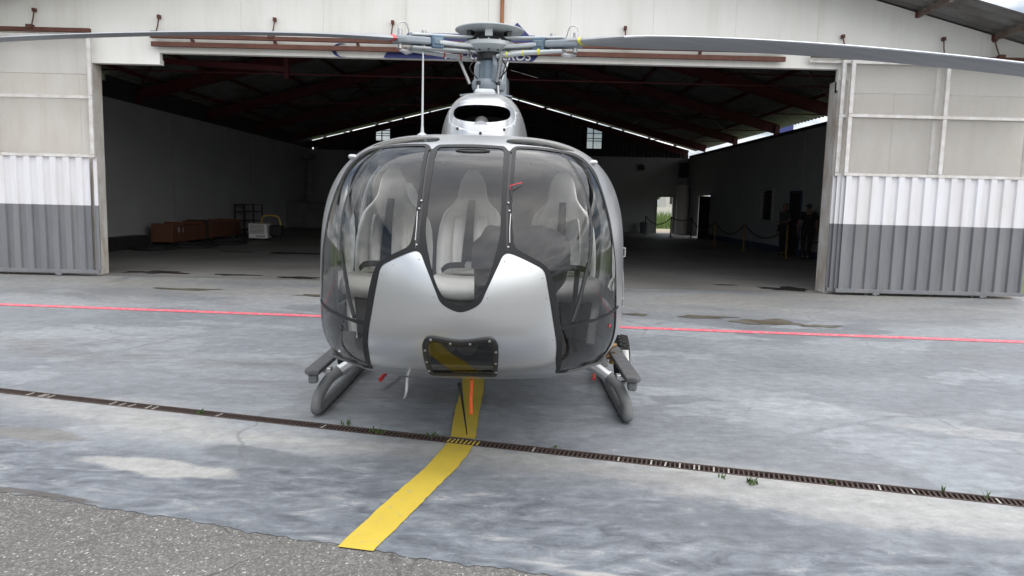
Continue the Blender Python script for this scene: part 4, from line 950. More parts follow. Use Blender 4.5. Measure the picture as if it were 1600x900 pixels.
def blade(azd, name='rotor_blade'):
    a = R(azd); d = Vector((math.sin(a), -math.cos(a), 0)); tv = Vector((d.y, -d.x, 0))
    C0 = Vector((0, HYm, 0)); zf = lambda s: HZ - .028 * s - .0205 * s * s
    P3 = lambda s, c_, z_: C0 + d * s + tv * c_ + Vector((0, 0, zf(s) + z_))
    # star arm, sleeve, adapters
    b = MB(); b.prism([(-.10, 0), (-.055, .32), (-.09, .55), (.09, .55), (.055, .32), (.10, 0)], -.02, .02, 'Z')
    b.v = [tuple(P3(v_[1], v_[0], v_[2] - .02)) for v_ in b.v]; rp(b, 'star_arm', 'hub_white', bevel=.012)
    for zz_, hh in ((.042, .024), (-.068, .022)):
        b = MB(); b.bar(P3(.16, 0, zz_ + (.02 if zz_ > 0 else 0)), P3(.80, 0, zz_), .10, hh); rp(b, 'sleeve_plate', 'hub_white', bevel=.014)
    b = MB(); b.bar(P3(.50, 0, -.012), P3(.62, 0, -.012), .15, .115); rp(b, 'elastomer_block', 'hub_blue', bevel=.014)
    b = MB(); b.bar(P3(.515, 0, -.012), P3(.605, 0, -.012), .17, .06); rp(b, 'block_insert', 'mast_blue', bevel=.01)
    b = MB(); b.bar(P3(.62, 0, -.01), P3(.95, 0, -.008), .14, .066); rp(b, 'blade_cuff', 'hub_grey', bevel=.018)
    for s_ in (.67, .90):
        b = MB(); b.tube([P3(s_, 0, -.085), P3(s_, 0, .085)], .022, 10); rp(b, 'blade_pin', 'steel', smooth=True)
    b = MB(); b.tube([P3(.78, .02, -.10), P3(.84, .0, -.11), P3(.90, -.02, -.10)], [.018, .028, .014], 8); rp(b, 'pitch_horn', 'steel', smooth=True)
    b = MB(); b.tube([P3(.15, .10, -.115), P3(.45, .10, -.095), P3(.80, .06, -.08)], [.02, .022, .018], 10); rp(b, 'damper_rod', 'hub_white', smooth=True)
    for s_ in (.25, .42, .58): b = MB(); b.tube([P3(s_, .10, -.118 + .05 * s_), P3(s_ + .012, .10, -.117 + .05 * s_)], .026, 10); rp(b, 'clamp', 'red_paint' if azd < 0 else ('yellow_tape' if azd < 90 else 'black_trim'))
    # pitch link
    b = MB(); b.tube([C0 + d * .15 + tv * .10 + Vector((0, 0, 2.69)), C0 + d * .24 + tv * .17 + Vector((0, 0, HZ - .10))], .016, 10); rp(b, 'pitch_link', 'steel', smooth=True)
    # blade
    bl = empty(name); bl.parent = heli
    b = MB(); ns = 40; foil = [(.5, .0), (.47, .22), (.40, .40), (.28, .5), (.1, .5), (-.15, .36), (-.4, .12), (-.5, .02), (-.5, -.02), (-.4, -.08), (-.15, -.22), (.1, -.32), (.28, -.34), (.40, -.28), (.47, -.16)]
    def ringp(s, k):
        f = min(1, max(0, (s - .9) / .75)); f = f * f * (3 - 2 * f); ch = .15 + (.35 - .15) * f; th = .066 + (.040 - .066) * f
        pt = R(9 - 4.5 * (s / 5.35)); c_, z_ = foil[k][0] * ch, foil[k][1] * th
        return P3(s, c_ * math.cos(pt) - z_ * math.sin(pt), c_ * math.sin(pt) + z_ * math.cos(pt))
    nf = len(foil)
    for i in range(ns + 1):
        s = .86 + (5.345 - .86) * i / ns
        for k in range(nf): b.v.append(tuple(ringp(s, k)))
    for i in range(ns):
        for k in range(nf): b.f.append((i * nf + k, i * nf + (k + 1) % nf, (i + 1) * nf + (k + 1) % nf, (i + 1) * nf + k))
    b.f += [tuple(range(nf))[::-1], tuple(ns * nf + k for k in range(nf))]
    b.build('blade_skin', 'blade_grey', bl, smooth=True)
    b = MB()
    for i in range(5, ns + 1):
        s = .86 + (5.345 - .86) * i / ns
        for k in (14, 0, 1, 2):
            p = ringp(s, k); q_ = C0 + d * s + Vector((0, 0, zf(s))); b.v.append(tuple(p + (p - q_).normalized() * .0015))
    m_ = ns - 5
    for i in range(m_):
        for k in range(3): b.f.append((i * 4 + k, i * 4 + k + 1, (i + 1) * 4 + k + 1, (i + 1) * 4 + k))
    b.build('leading_edge', 'blade_edge', bl, smooth=True, fix=False)
    b = MB(); s0, s1 = .955, .985
    for s in (s0, s1):
        for k in range(nf):
            p = ringp(s, k); q_ = C0 + d * s + Vector((0, 0, zf(s))); b.v.append(tuple(p + (p - q_).normalized() * .002))
    b.f = [(k, (k + 1) % nf, nf + (k + 1) % nf, nf + k) for k in range(nf)]
    b.build('marking_band', 'red_tape' if azd < 0 else ('yellow_tape' if azd < 90 else 'steel'), bl)
    return bl
blade(60); blade(-60); blade(180)
# smaller fittings of the head: servo actuators, scissor link, hub bolts, cable loops
for a_ in (35, -35, 150, -150):
    a = R(a_); p0 = Vector((math.sin(a) * .20, HYm - math.cos(a) * .20, 2.40)); p1 = Vector((math.sin(a) * .155, HYm - math.cos(a) * .155, 2.68)); mid_ = p0.lerp(p1, .55)
    b = MB(); b.tube([p0, mid_], .026, 12); rp(b, 'servo_body', 'hub_grey', smooth=True)
    b = MB(); b.tube([mid_, p1], .012, 10); rp(b, 'servo_rod', 'steel', smooth=True)
    b = MB(); b.lathe([(.012, -.02), (.026, -.014), (.026, .014), (.012, .02)], 12, p1, 'Z'); rp(b, 'rod_end', 'black_trim', smooth=True)
b = MB(); b.bar((.05, HYm - .16, 2.70), (.07, HYm - .24, 2.82), .035, .02); b.bar((.07, HYm - .24, 2.82), (.05, HYm - .10, 2.93), .035, .02); rp(b, 'scissor_link', 'hub_grey')
for k in range(12):
    a = 2 * math.pi * k / 12; b = MB(); b.lathe([(.013, -.005), (.013, .008), (.006, .012)], 6, (.20 * math.sin(a), HYm - .20 * math.cos(a), HZ + .028)); rp(b, 'hub_bolt', 'steel')
    b = MB(); b.lathe([(.011, -.016), (.011, -.004)], 6, (.17 * math.sin(a), HYm - .17 * math.cos(a), HZ - .048)); rp(b, 'hub_bolt', 'black_trim')
b = MB(); b.lathe([(.10, HZ - .10), (.115, HZ - .085), (.115, HZ - .06)], 24, (0, HYm, 0)); rp(b, 'mast_gap_shade', 'black_trim', smooth=True)  # black ring added to darken the gap under the hub plate
b = MB(); b.lathe([(.20, HZ + .03), (.21, HZ + .05), (.17, HZ + .075)], 30, (0, HYm, 0)); rp(b, 'hub_gap_shade', 'cabin_dark' if False else 'console', smooth=True)  # black ring standing in for the shade between star and cap
for s_ in (1, -1):
    b = MB(); b.tube(catmull([(s_ * .70, HYm - .40, HZ + .01), (s_ * .73, HYm - .42, HZ + .10), (s_ * .79, HYm - .45, HZ + .09), (s_ * .80, HYm - .46, HZ + .01)], False, 5), .005, 6); rp(b, 'bonding_cable', 'steel', smooth=True)
    b = MB(); b.tube(catmull([(s_ * .10, HYm - .10, 2.72), (s_ * .17, HYm - .2, 2.80), (s_ * .13, HYm - .17, 2.90), (s_ * .2, HYm - .2, HZ - .06)], False, 5), .006, 6); rp(b, 'cable', 'black_trim', smooth=True)

# ---- landing gear
lg_ = empty('landing_gear'); lg_.parent = heli
for s_ in (1, -1):
    up_ = catmull([(s_ * .30, 1.80, .46), (s_ * .60, 1.78, .44), (s_ * .90, 1.70, .355), (s_ * 1.02, 1.64, .285)], False, 5)
    b = MB(); b.tube(up_, .043, 18); b.build('cross_tube', 'skid_tube', lg_, smooth=True)
    b = MB(); b.tube([(s_ * 1.005, 1.648, .298), (s_ * 1.015, 1.642, .290)], .049, 18); b.build('tube_collar', 'skid_tube', lg_, smooth=True)
    lw = catmull([(s_ * 1.01, 1.645, .292), (s_ * 1.08, 1.56, .24), (s_ * 1.125, 1.46, .15), (s_ * 1.135, 1.42, .10)], False, 5)
    b = MB(); b.tube(lw, .041, 18); b.build('gaiter', 'gaiter', lg_, smooth=True)
    sk = catmull([(s_ * 1.13, 1.43, .14), (s_ * 1.135, 1.395, .062), (s_ * 1.135, 1.44, .044), (s_ * 1.13, 1.7, .0395), (s_ * 1.12, 2.6, .0395), (s_ * 1.12, 4.6, .0395), (s_ * 1.12, 4.75, .047)], False, 6)
    b = MB(); b.tube(sk, .039, 18); b.build('skid', 'gaiter', lg_, smooth=True)
    rt = catmull([(s_ * .30, 3.9, .62), (s_ * .7, 3.95, .54), (s_ * 1.0, 4.0, .30), (s_ * 1.11, 4.05, .10)], False, 5)
    b = MB(); b.tube(rt, .045, 14); b.build('cross_tube', 'skid_tube', lg_, smooth=True)
    # step board with bracket
    fs = empty('foot_step'); fs.parent = heli
    b = MB(); b.prism([(s_ * 1.11, 1.40), (s_ * 1.19, 1.38), (s_ * 1.225, 1.43), (s_ * 1.225, 3.6), (s_ * 1.11, 3.6)], .305, .343, 'Z'); b.build('tread', 'step_grey', fs, bevel=.01)
    b = MB(); b.prism([(s_ * 1.13, 1.41), (s_ * 1.19, 1.40), (s_ * 1.205, 1.46), (s_ * 1.13, 1.47)], .24, .304, 'Z'); b.build('end_cap', 'gaiter', fs, bevel=.014)
    b = MB(); b.box((s_ * 1.085, 1.60, .272), (.035, .07, .10)); b.tube([(s_ * 1.06, 1.61, .27), (s_ * 1.14, 1.61, .29)], .016, 8); b.build('bracket', 'skid_tube', fs, bevel=.006)
# ---- belly details
b = MB(); b.tube([(-.36, .60, .50), (-.36, .57, .425), (-.364, .55, .40), (-.372, .53, .388)], [.009, .009, .007, .004], 10); b.build('pitot_tube', 'skid_tube', heli, smooth=True)
b = MB(); b.tube([(-.04, .62, .46), (-.035, .70, .40), (-.01, 1.0, .02)], [.016, .010, .004], 8); b.build('belly_antenna', 'black_trim', heli, smooth=True)
b = MB(); b.lathe([(.045, 2.03), (.04, 2.045), (.012, 2.065), (.008, 2.12), (.0055, 2.6), (.004, 2.62)], 14, (-.40, 1.55, 0)); b.build('whip_antenna', 'hub_white', heli, smooth=True)

# ---- cabin interior
ca_ = empty('cabin_interior'); ca_.parent = heli
b = MB(); b.prism([(-.62, .48), (.62, .48), (.86, .75), (.93, 1.2), (.95, 3.3), (-.95, 3.3), (-.93, 1.2), (-.86, .75)], .585, .60, 'Z'); b.build('floor', 'cabin_dark', ca_)
b = MB(); b.prism([(-.93, .6), (.93, .6), (.93, 1.0), (.80, 1.78), (.6, 1.95), (-.6, 1.95), (-.80, 1.78), (-.93, 1.0)], 3.24, 3.29); b.build('bulkhead', 'cabin_grey', ca_)
b = MB(); b.prism([(-.68, 2.3), (.68, 2.3), (.66, 3.2), (-.66, 3.2)], 1.945, 1.96, 'Z'); b.build('headliner', 'cabin_grey', ca_)
for s_ in (1, -1):
    b = MB(); b.tube([(s_ * .81, 1.58, 1.84), (s_ * .965, 1.58, 1.40), (s_ * .95, 1.58, 1.12), (s_ * .86, 1.30, .85), (s_ * .82, 1.2, .62)], .03, 8); b.build('door_pillar', 'cream_leather', ca_, smooth=True)
# instrument console: pedestal rising to a hooded panel in front of the pilot
co = empty('instrument_console'); co.parent = heli
def hood(u, v):
    x = .02 + .60 * u; a = math.pi * v; t_ = 1 - abs(2 * u - 1.05) ** 3 * .35
    return (x, .62 + .34 * (1 - math.cos(a)) / 2 - .0, 1.18 + .30 * t_ * math.sin(a) ** .7 - .06 * v)
b = MB(); b.grid(hood, 14, 14); b.build('panel_hood', 'console', co, smooth='all')
b = MB(); b.prism([(.04, .60), (.24, .60), (.60, 1.10), (.63, 1.24), (.56, 1.40), (.10, 1.44), (.03, 1.30)], .72, .90); b.build('panel_body', 'console', co, bevel=.02)
for x_, z_ in ((.16, 1.27), (.33, 1.27), (.50, 1.25)): b = MB(); b.box((x_, .915, z_), (.14, .02, .17)); b.build('display', 'screen', co, bevel=.008)
b = MB(); b.prism([(.62, .60), (1.3, .60), (1.3, .82), (.9, 1.0), (.62, 1.02)], .04, .25, 'X'); b.build('pedestal', 'console', co, bevel=.02)
for x_ in (-.62, .70):
    b = MB(); b.tube([(x_, 1.02, .6), (x_ - .02, 1.00, .9), (x_, 1.06, 1.08), (x_, 1.05, 1.16)], [.014, .014, .018, .02], 8); b.build('cyclic_stick', 'black_trim', co, smooth=True)
for x_ in (.34, .52, -.72, -.52):
    b = MB(); b.box((x_, .56, .72), (.09, .03, .13), Matrix.Rotation(R(-25), 3, 'X')); b.tube([(x_, .57, .68), (x_, .66, .61)], .012, 6); b.build('pedal', 'steel', co)
# seats
WP = [(0, .185), (.12, .19), (.30, .195), (.45, .19), (.56, .175), (.66, .135), (.74, .112), (.86, .10), (.94, .075), (1., .035)]
def wint(v):
    for i in range(len(WP) - 1):
        if WP[i][0] <= v <= WP[i + 1][0]:
            f = (v - WP[i][0]) / (WP[i + 1][0] - WP[i][0]); f = f * f * (3 - 2 * f) if v < .9 else f; return WP[i][1] * (1 - f) + WP[i + 1][1] * f
    return .03
SH = .80
def back_pt(u, v, off=0.):
    a = 2 * u - 1; w_ = wint(v) * (1.12 if v < .58 else 1.12 - .12 * min(1, (v - .58) / .2)); bol = .075 * max(0, (1 - v / .72)) ** .5 if v < .72 else 0
    return (a * w_, .16 * v - bol * abs(a) ** 3 * 1.2 - .02 * math.sin(v * math.pi * 1.3) - off, SH * v)
def make_seat(x, y, z):
    s = empty('seat', (x, y, z)); s.parent = heli
    b = MB(); b.grid(lambda u, v: back_pt(u, v), 14, 26); o = b.build('backrest', 'cream_leather', s, smooth='all'); md = o.modifiers.new('s', 'SOLIDIFY'); md.thickness = .085; md.offset = -1
    md.use_even_offset = False; o.modifiers.new('b', 'SUBSURF').render_levels = 1
    # fluted centre insert, a little proud
    b = MB(); b.grid(lambda u, v: (lambda q: (q[0] * .56, q[1] - .012 - .008 * abs(math.sin(u * math.pi)), q[2]))(back_pt(u, .05 + v * .50)), 8, 14); b.build('centre_pad', 'cream_leather', s, smooth='all', solid=.02)
    b = MB()
    b.grid(lambda u, v: ((u - .5) * .50, -.55 + .58 * v, (.02 + .035 * abs(2 * u - 1) ** 3 - .10 * max(0, 1 - v / .16) ** 2 - .03 * v)), 10, 12); o = b.build('cushion', 'cream_leather', s, smooth='all'); md = o.modifiers.new('s', 'SOLIDIFY'); md.thickness = .14; md.offset = -1; o.modifiers.new('b', 'SUBSURF').render_levels = 1
    b = MB(); b.box((0, -.20, -.27), (.42, .40, .26)); b.build('seat_base', 'cabin_grey', s, bevel=.03)
    # harness
    b = MB(); n = 12
    for i in range(n + 1):
        f = i / n; v = .70 - .62 * f; q = back_pt(.5, v); wd = .026 + .018 * f; dx_ = -.025 * f
        b.v += [(q[0] - wd + dx_, q[1] - .035 - .03 * math.sin(f * math.pi), q[2]), (q[0] + wd + dx_, q[1] - .035 - .03 * math.sin(f * math.pi), q[2])]
    b.f = [(2 * i, 2 * i + 1, 2 * i + 3, 2 * i + 2) for i in range(n)]; b.build('seat_belt', 'belt', s, solid=.006)
    b = MB(); P_ = [(-.235, -.02, .0), (-.17, -.12, .07), (-.06, -.165, .085), (0, -.17, .085), (.06, -.165, .085), (.17, -.12, .07), (.235, -.02, .0)]; P_ = catmull(P_, False, 3)
    for p in P_: b.v += [(p[0], p[1], p[2] - .022), (p[0], p[1] - .012, p[2] + .022)]
    b.f = [(2 * i, 2 * i + 2, 2 * i + 3, 2 * i + 1) for i in range(len(P_) - 1)]; b.build('lap_belt', 'belt', s, solid=.006)
    b = MB(); b.lathe([(.03, 0), (.034, .012), (.02, .02)], 14, (0, -.19, .085), 'Y'); b.build('buckle', 'steel', s)
    return s
seat0 = make_seat(-.66, 1.72, 1.03)
for x_, y_, z_ in ((-.05, 1.74, 1.03), (.64, 1.74, 1.03), (-.70, 2.75, .94), (.70, 2.75, .94)):
    s = copy_tree(seat0, heli); s.location = (x_, y_, z_)

# ================================================================== THINGS ON AND AROUND THE HELICOPTER
st = empty('warning_streamer', (HX + .012, HY + 1.02, .43)); tag(st, 'orange fabric streamer hanging under the nose of the helicopter', 'streamer')
b = MB(); n = 14
for i in range(n + 1):
    f = i / n; z_ = -.035 - .245 * f; x_ = .002 * math.sin(f * 9); y_ = .006 * math.sin(f * 7 + 1); b.v += [(x_ - .0115, y_, z_), (x_ + .0115, y_ + .004, z_)]
b.f = [(2 * i, 2 * i + 1, 2 * i + 3, 2 * i + 2) for i in range(n)]; b.build('ribbon', 'orange_strap', st, smooth='all', solid=.002)
b = MB(); b.tube([(-.03, 0, .02), (-.012, 0, -.01), (0, 0, -.036)], .0018, 6); b.tube([(.025, 0, .03), (.012, 0, -.01), (0, 0, -.036)], .0018, 6); b.tube([(-.03, 0, .02), (.025, 0, .03)], .0018, 6); b.build('cord', 'black_trim', st)
def ground_wheel(x, y, side, label):
    g_ = empty('ground_handling_wheel', (x, y, 0)); tag(g_, label, 'wheel', 'ground handling wheels on the skids')
    b = MB(); b.lathe([(.10, -.05), (.15, -.055), (.185, -.048), (.202, -.03), (.206, 0), (.202, .03), (.185, .048), (.15, .055), (.10, .05)], 48, (0, 0, .212), 'X'); ty = b.build('tyre', 'rubber', g_, smooth=True)
    tb = MB()
    for k in range(30):
        a = 2 * math.pi * k / 30
        for j, (xx, rr) in enumerate(((-.03, .203), (.0, .207), (.03, .203))):
            aa = a + (j % 2) * math.pi / 30; c_ = Vector((xx, rr * math.cos(aa), .212 + rr * math.sin(aa))); tb.box(c_, (.024, .026, .010), Matrix.Rotation(aa - math.pi / 2, 3, 'X'))
    o = tb.build('tread_blocks', 'rubber', g_); o['kind'] = 'stuff'; 
    b = MB(); b.lathe([(.02, -.045), (.10, -.03), (.105, 0), (.10, .03), (.02, .045)], 24, (0, 0, .212), 'X'); b.build('rim', 'red_paint', g_, smooth=True)
    b = MB(); b.tube([(-side * .26, 0, .212), (side * .05, 0, .212)], .016, 10); b.build('axle', 'steel', g_, smooth=True)
    b = MB(); b.box((-side * .17, -.06, .20), (.03, .30, .06)); b.box((-side * .17, -.18, .25), (.05, .08, .14)); b.build('arm', 'steel', g_, bevel=.006)
    return g_
gw = ground_wheel(1.0, 6.62, 1, 'small black treaded wheel behind the right foot step')
b = MB(); b.tube([(-.20, -.42, .34), (-.16, -.42, .40), (-.11, -.40, .41)], [.022, .026, .015], 10); b.tube([(-.19, -.40, .30), (-.10, -.40, .33)], .018, 10); b.tube([(-.15, -.42, .25), (-.12, -.42, .35)], .022, 10); b.build('pump', 'bronze', gw, smooth=True)
b = MB(); b.tube([(-.02, -.40, .22), (-.03, -.38, .36)], .03, 10); b.build('cylinder', 'white_plastic', gw, smooth=True)
b = MB(); b.tube([(-.30, -.5, .13), (-.22, .2, .16)], .012, 10); b.build('red_bar', 'red_paint', gw, smooth=True)
gv = ground_wheel(-1.50, 6.75, -1, 'small wheel with red hub behind the left foot step')
b = MB(); b.tube([(.42, -.55, .08), (.50, .2, .14)], .014, 10); b.build('red_bar', 'red_paint', gv, smooth=True)
b = MB(); b.tube([(.415, -.60, .076), (.42, -.52, .084)], .019, 10); b.build('grip', 'red_paint', gv, smooth=True)
b = MB(); b.tube([(.03, -.45, .30), (.10, -.42, .36), (.16, -.40, .36)], [.03, .034, .02], 10); b.build('pump', 'red_paint', gv, smooth=True)

# ================================================================== THINGS IN THE HANGAR
# rope barrier
posts = [(8.54, 23.4, 1.02, 'post_yellow', 'yellow barrier post between the two standing people'), (8.18, 26.6, .98, 'post_yellow', 'yellow barrier post left of the two people'), (8.05, 30.0, .98, 'post_yellow', 'dim yellow barrier post third from the right'), (8.47, 35.8, .98, 'dark_thing', 'dark barrier post beside the open side doorway'), (7.54, 36.0, .98, 'dark_thing', 'dark barrier post in front of the bright back door')]
for x, y, h, m_, lab in posts:
    p = empty('barrier_post', (x, y, 0)); tag(p, lab, 'post', 'posts of the rope barrier')
    b = MB(); b.lathe([(.03, .03), (.03, h - .04), (.034, h - .03), (.034, h), (.015, h + .02)], 14); b.build('shaft', m_, p, smooth=True)
    b = MB(); b.lathe([(.14, .0045), (.14, .02), (.05, .04)], 20); b.build('base', m_, p, smooth=True)
ropes = [((8.9, 20.6, .96), (8.54, 23.4, .98), 'dark rope behind the person at the right edge of the opening'), ((8.54, 23.4, .98), (8.18, 26.6, .95), 'dark sagging rope left of the two people'), ((8.18, 26.6, .95), (8.05, 30.0, .95), 'dark sagging rope between the two dim yellow posts'), ((8.05, 30., .95), (8.47, 35.8, .95), 'dark rope in front of the open side doorway'), ((8.47, 35.8, .95), (7.54, 36., .95), 'dark sagging rope between the two dark posts'), ((7.54, 36., .95), (6.75, 38.5, .95), 'dark rope sagging across the bright back door')]
for a, c_, lab in ropes:
    a, c_ = Vector(a), Vector(c_); b = MB(); b.tube([a.lerp(c_, k / 14) - Vector((0, 0, .42 * 4 * (k / 14) * (1 - k / 14) * min(1, (a - c_).length / 3))) for k in range(15)], .022, 8); tag(b.build('barrier_rope', 'rope', smooth=True), lab, 'rope', 'ropes of the barrier')
p = empty('barrier_post', (6.75, 38.5, 0)); tag(p, 'dark barrier post left of the bright back door', 'post', 'posts of the rope barrier')
b = MB(); b.lathe([(.03, .03), (.03, .95), (.015, .98)], 14); b.build('shaft', 'dark_thing', p, smooth=True); b = MB(); b.lathe([(.14, .0045), (.14, .02), (.05, .04)], 20); b.build('base', 'dark_thing', p, smooth=True)
# bin
bn = empty('bin', (7.0, 40.4, 0)); tag(bn, 'small dark litter bin against the back wall left of the door', 'bin')
b = MB(); b.lathe([(.17, .0045), (.21, .50), (.21, .52)], 20); b.build('body', 'bin', bn, smooth=True); b = MB(); b.lathe([(.225, .52), (.23, .55), (.17, .60), (.05, .62)], 20); b.build('lid', 'bin', bn, smooth=True)
# wall boxes
bx_ = empty('wall_speaker', (9.05, 40.7, 3.3)); tag(bx_, 'tall dark box speaker high in the far right corner', 'speaker')
b = MB(); b.box((0, 0, .1), (.42, .3, .8)); b.build('cabinet', 'dark_thing', bx_, bevel=.02); b = MB(); b.box((0, -.155, .1), (.36, .01, .72)); b.build('grille', 'gable_dark', bx_); b = MB(); b.box((0, .22, .1), (.1, .14, .1)); b.build('bracket', 'dark_thing', bx_)
bx_ = empty('wall_lamp', (6.8, 40.9, 3.5)); tag(bx_, 'small dark floodlight on the back wall above the bin', 'lamp')
b = MB(); b.box((0, -.02, 0), (.38, .18, .26)); b.build('housing', 'dark_thing', bx_, bevel=.02); b = MB(); b.box((0, .06, .18), (.05, .08, .12)); b.build('bracket', 'dark_thing', bx_)
# rusty girder along the left wall
gd = empty('steel_girder', (-10.25, 24.6, 0)); tag(gd, 'long rusty orange steel box girder lying along the left wall', 'girder')
b = MB(); b.box((0, 0, .36), (.58, 5.5, .48)); b.build('beam', 'crate_orange', gd, bevel=.02)
for y in (-2.72, 2.72): b = MB(); b.box((0, y, .40), (.64, .05, .54)); b.build('end_plate', 'crate_orange', gd, bevel=.008)
for y in (-1.9, -.6, .1, 1.3, 2.2): b = MB(); b.box((0, y, .40), (.61, .04, .59)); b.build('stiffener', 'crate_orange', gd)
for k, y in enumerate((-.3, -.24, -.18)): b = MB(); b.tube([(-.31, y, .1), (-.31, y, .70), (.31, y, .70), (.31, y, .1)], .02, 6); b.build('rope_turn', 'rope', gd)
for y in (-2.1, 1.9): b = MB(); b.box((0, y, .065), (.9, .2, .12)); b.build('bearer', 'dark_thing', gd)
b = MB(); b.box((.293, -2.3, .48), (.01, .12, .16)); b.box((.293, -2.0, .46), (.01, .06, .12)); b.build('label_plate', 'joint', gd)
for i, (cx, cy, r, l) in enumerate(((-9.9, 20.6, .42, 'black hose coil on the floor nearest the left door'), (-9.4, 21.9, .5, 'black hose coil on the floor in front of the girder end'), (-9.1, 23.6, .5, 'black hose coil on the floor beside the middle of the girder'))):
    rnd = random.Random(i); pts = [(cx + (r + .05 * math.sin(k * 1.7 + i)) * math.cos(k * .45) * (1 + .3 * math.sin(k * .11)), cy + r * 1.3 * math.sin(k * .45), .035 + .018 * (k // 14)) for k in range(44)]
    b = MB(); b.tube(pts, .03, 8); tag(b.build('hose_coil', 'rubber', smooth=True), l, 'hose', 'hose coils on the hangar floor')
# white wheeled cooler unit with yellow handle
mc = empty('equipment_cart', (-8.72, 25.8, 0)); tag(mc, 'white louvred equipment cart with yellow handle on the hangar floor', 'cart')
b = MB(); b.box((0, 0, .34), (.62, .5, .50)); b.build('cabinet', 'white_plastic', mc, bevel=.02)
for k in range(7): b = MB(); b.box((-.02, -.262, .27 + k * .045), (.48, .02, .016), Matrix.Rotation(R(30), 3, 'X')); b.build('louvre', 'joint', mc)
b = MB(); b.box((.1, -.255, .17), (.3, .008, .03)); b.build('name_plate', 'cabin_grey', mc)
b = MB(); b.tube(catmull([(.02, .1, .55), (.06, .1, .80), (.16, .1, .86), (.50, .1, .86), (.62, .1, .80), (.70, .1, .45), (.72, .1, .2)], False, 4), .025, 8); b.build('handle', 'yellow_paint', mc, smooth=True)
b = MB(); b.box((.55, .1, .36), (.4, .4, .36)); b.build('motor', 'dark_thing', mc, bevel=.04)
for x in (-.24, .24, .62): b = MB(); b.lathe([(.02, -.03), (.08, -.03), (.09, 0), (.08, .03), (.02, .03)], 16, (x, 0, .096), 'Y'); b.build('wheel', 'rubber', mc, smooth=True)
# dark equipment at the back left
rk = empty('shelf_rack', (-10.4, 29.5, 0)); tag(rk, 'dark metal rack against the left wall behind the girder', 'rack')
for x in (-.35, .35):
    for y in (-.5, .5): b = MB(); b.box((x, y, .6), (.05, .05, 1.19)); b.build('upright', 'dark_thing', rk)
for z in (.2, .55, .9, 1.17): b = MB(); b.box((0, 0, z), (.72, 1.02, .03)); b.build('shelf', 'dark_thing', rk)
ps = empty('lifting_post', (-9.9, 36.5, 0)); tag(ps, 'tall dark upright machine with flat head near the back left corner', 'machine')
b = MB(); b.prism([(-1.6, .02), (1.8, .02), (1.7, .8), (.9, 1.25), (-.9, 1.3), (-1.5, .9)], -.5, .5); b.build('base', 'dim_steel', ps, bevel=.08)
b = MB(); b.tube([(0, 0, 1.2), (0, 0, 1.8), (0, 0, 3.3)], [.34, .24, .18], 14); b.build('column', 'dim_steel', ps, smooth=True); b = MB(); b.box((0, 0, 3.42), (.62, .5, .24)); b.build('head', 'dim_steel', ps, bevel=.06)

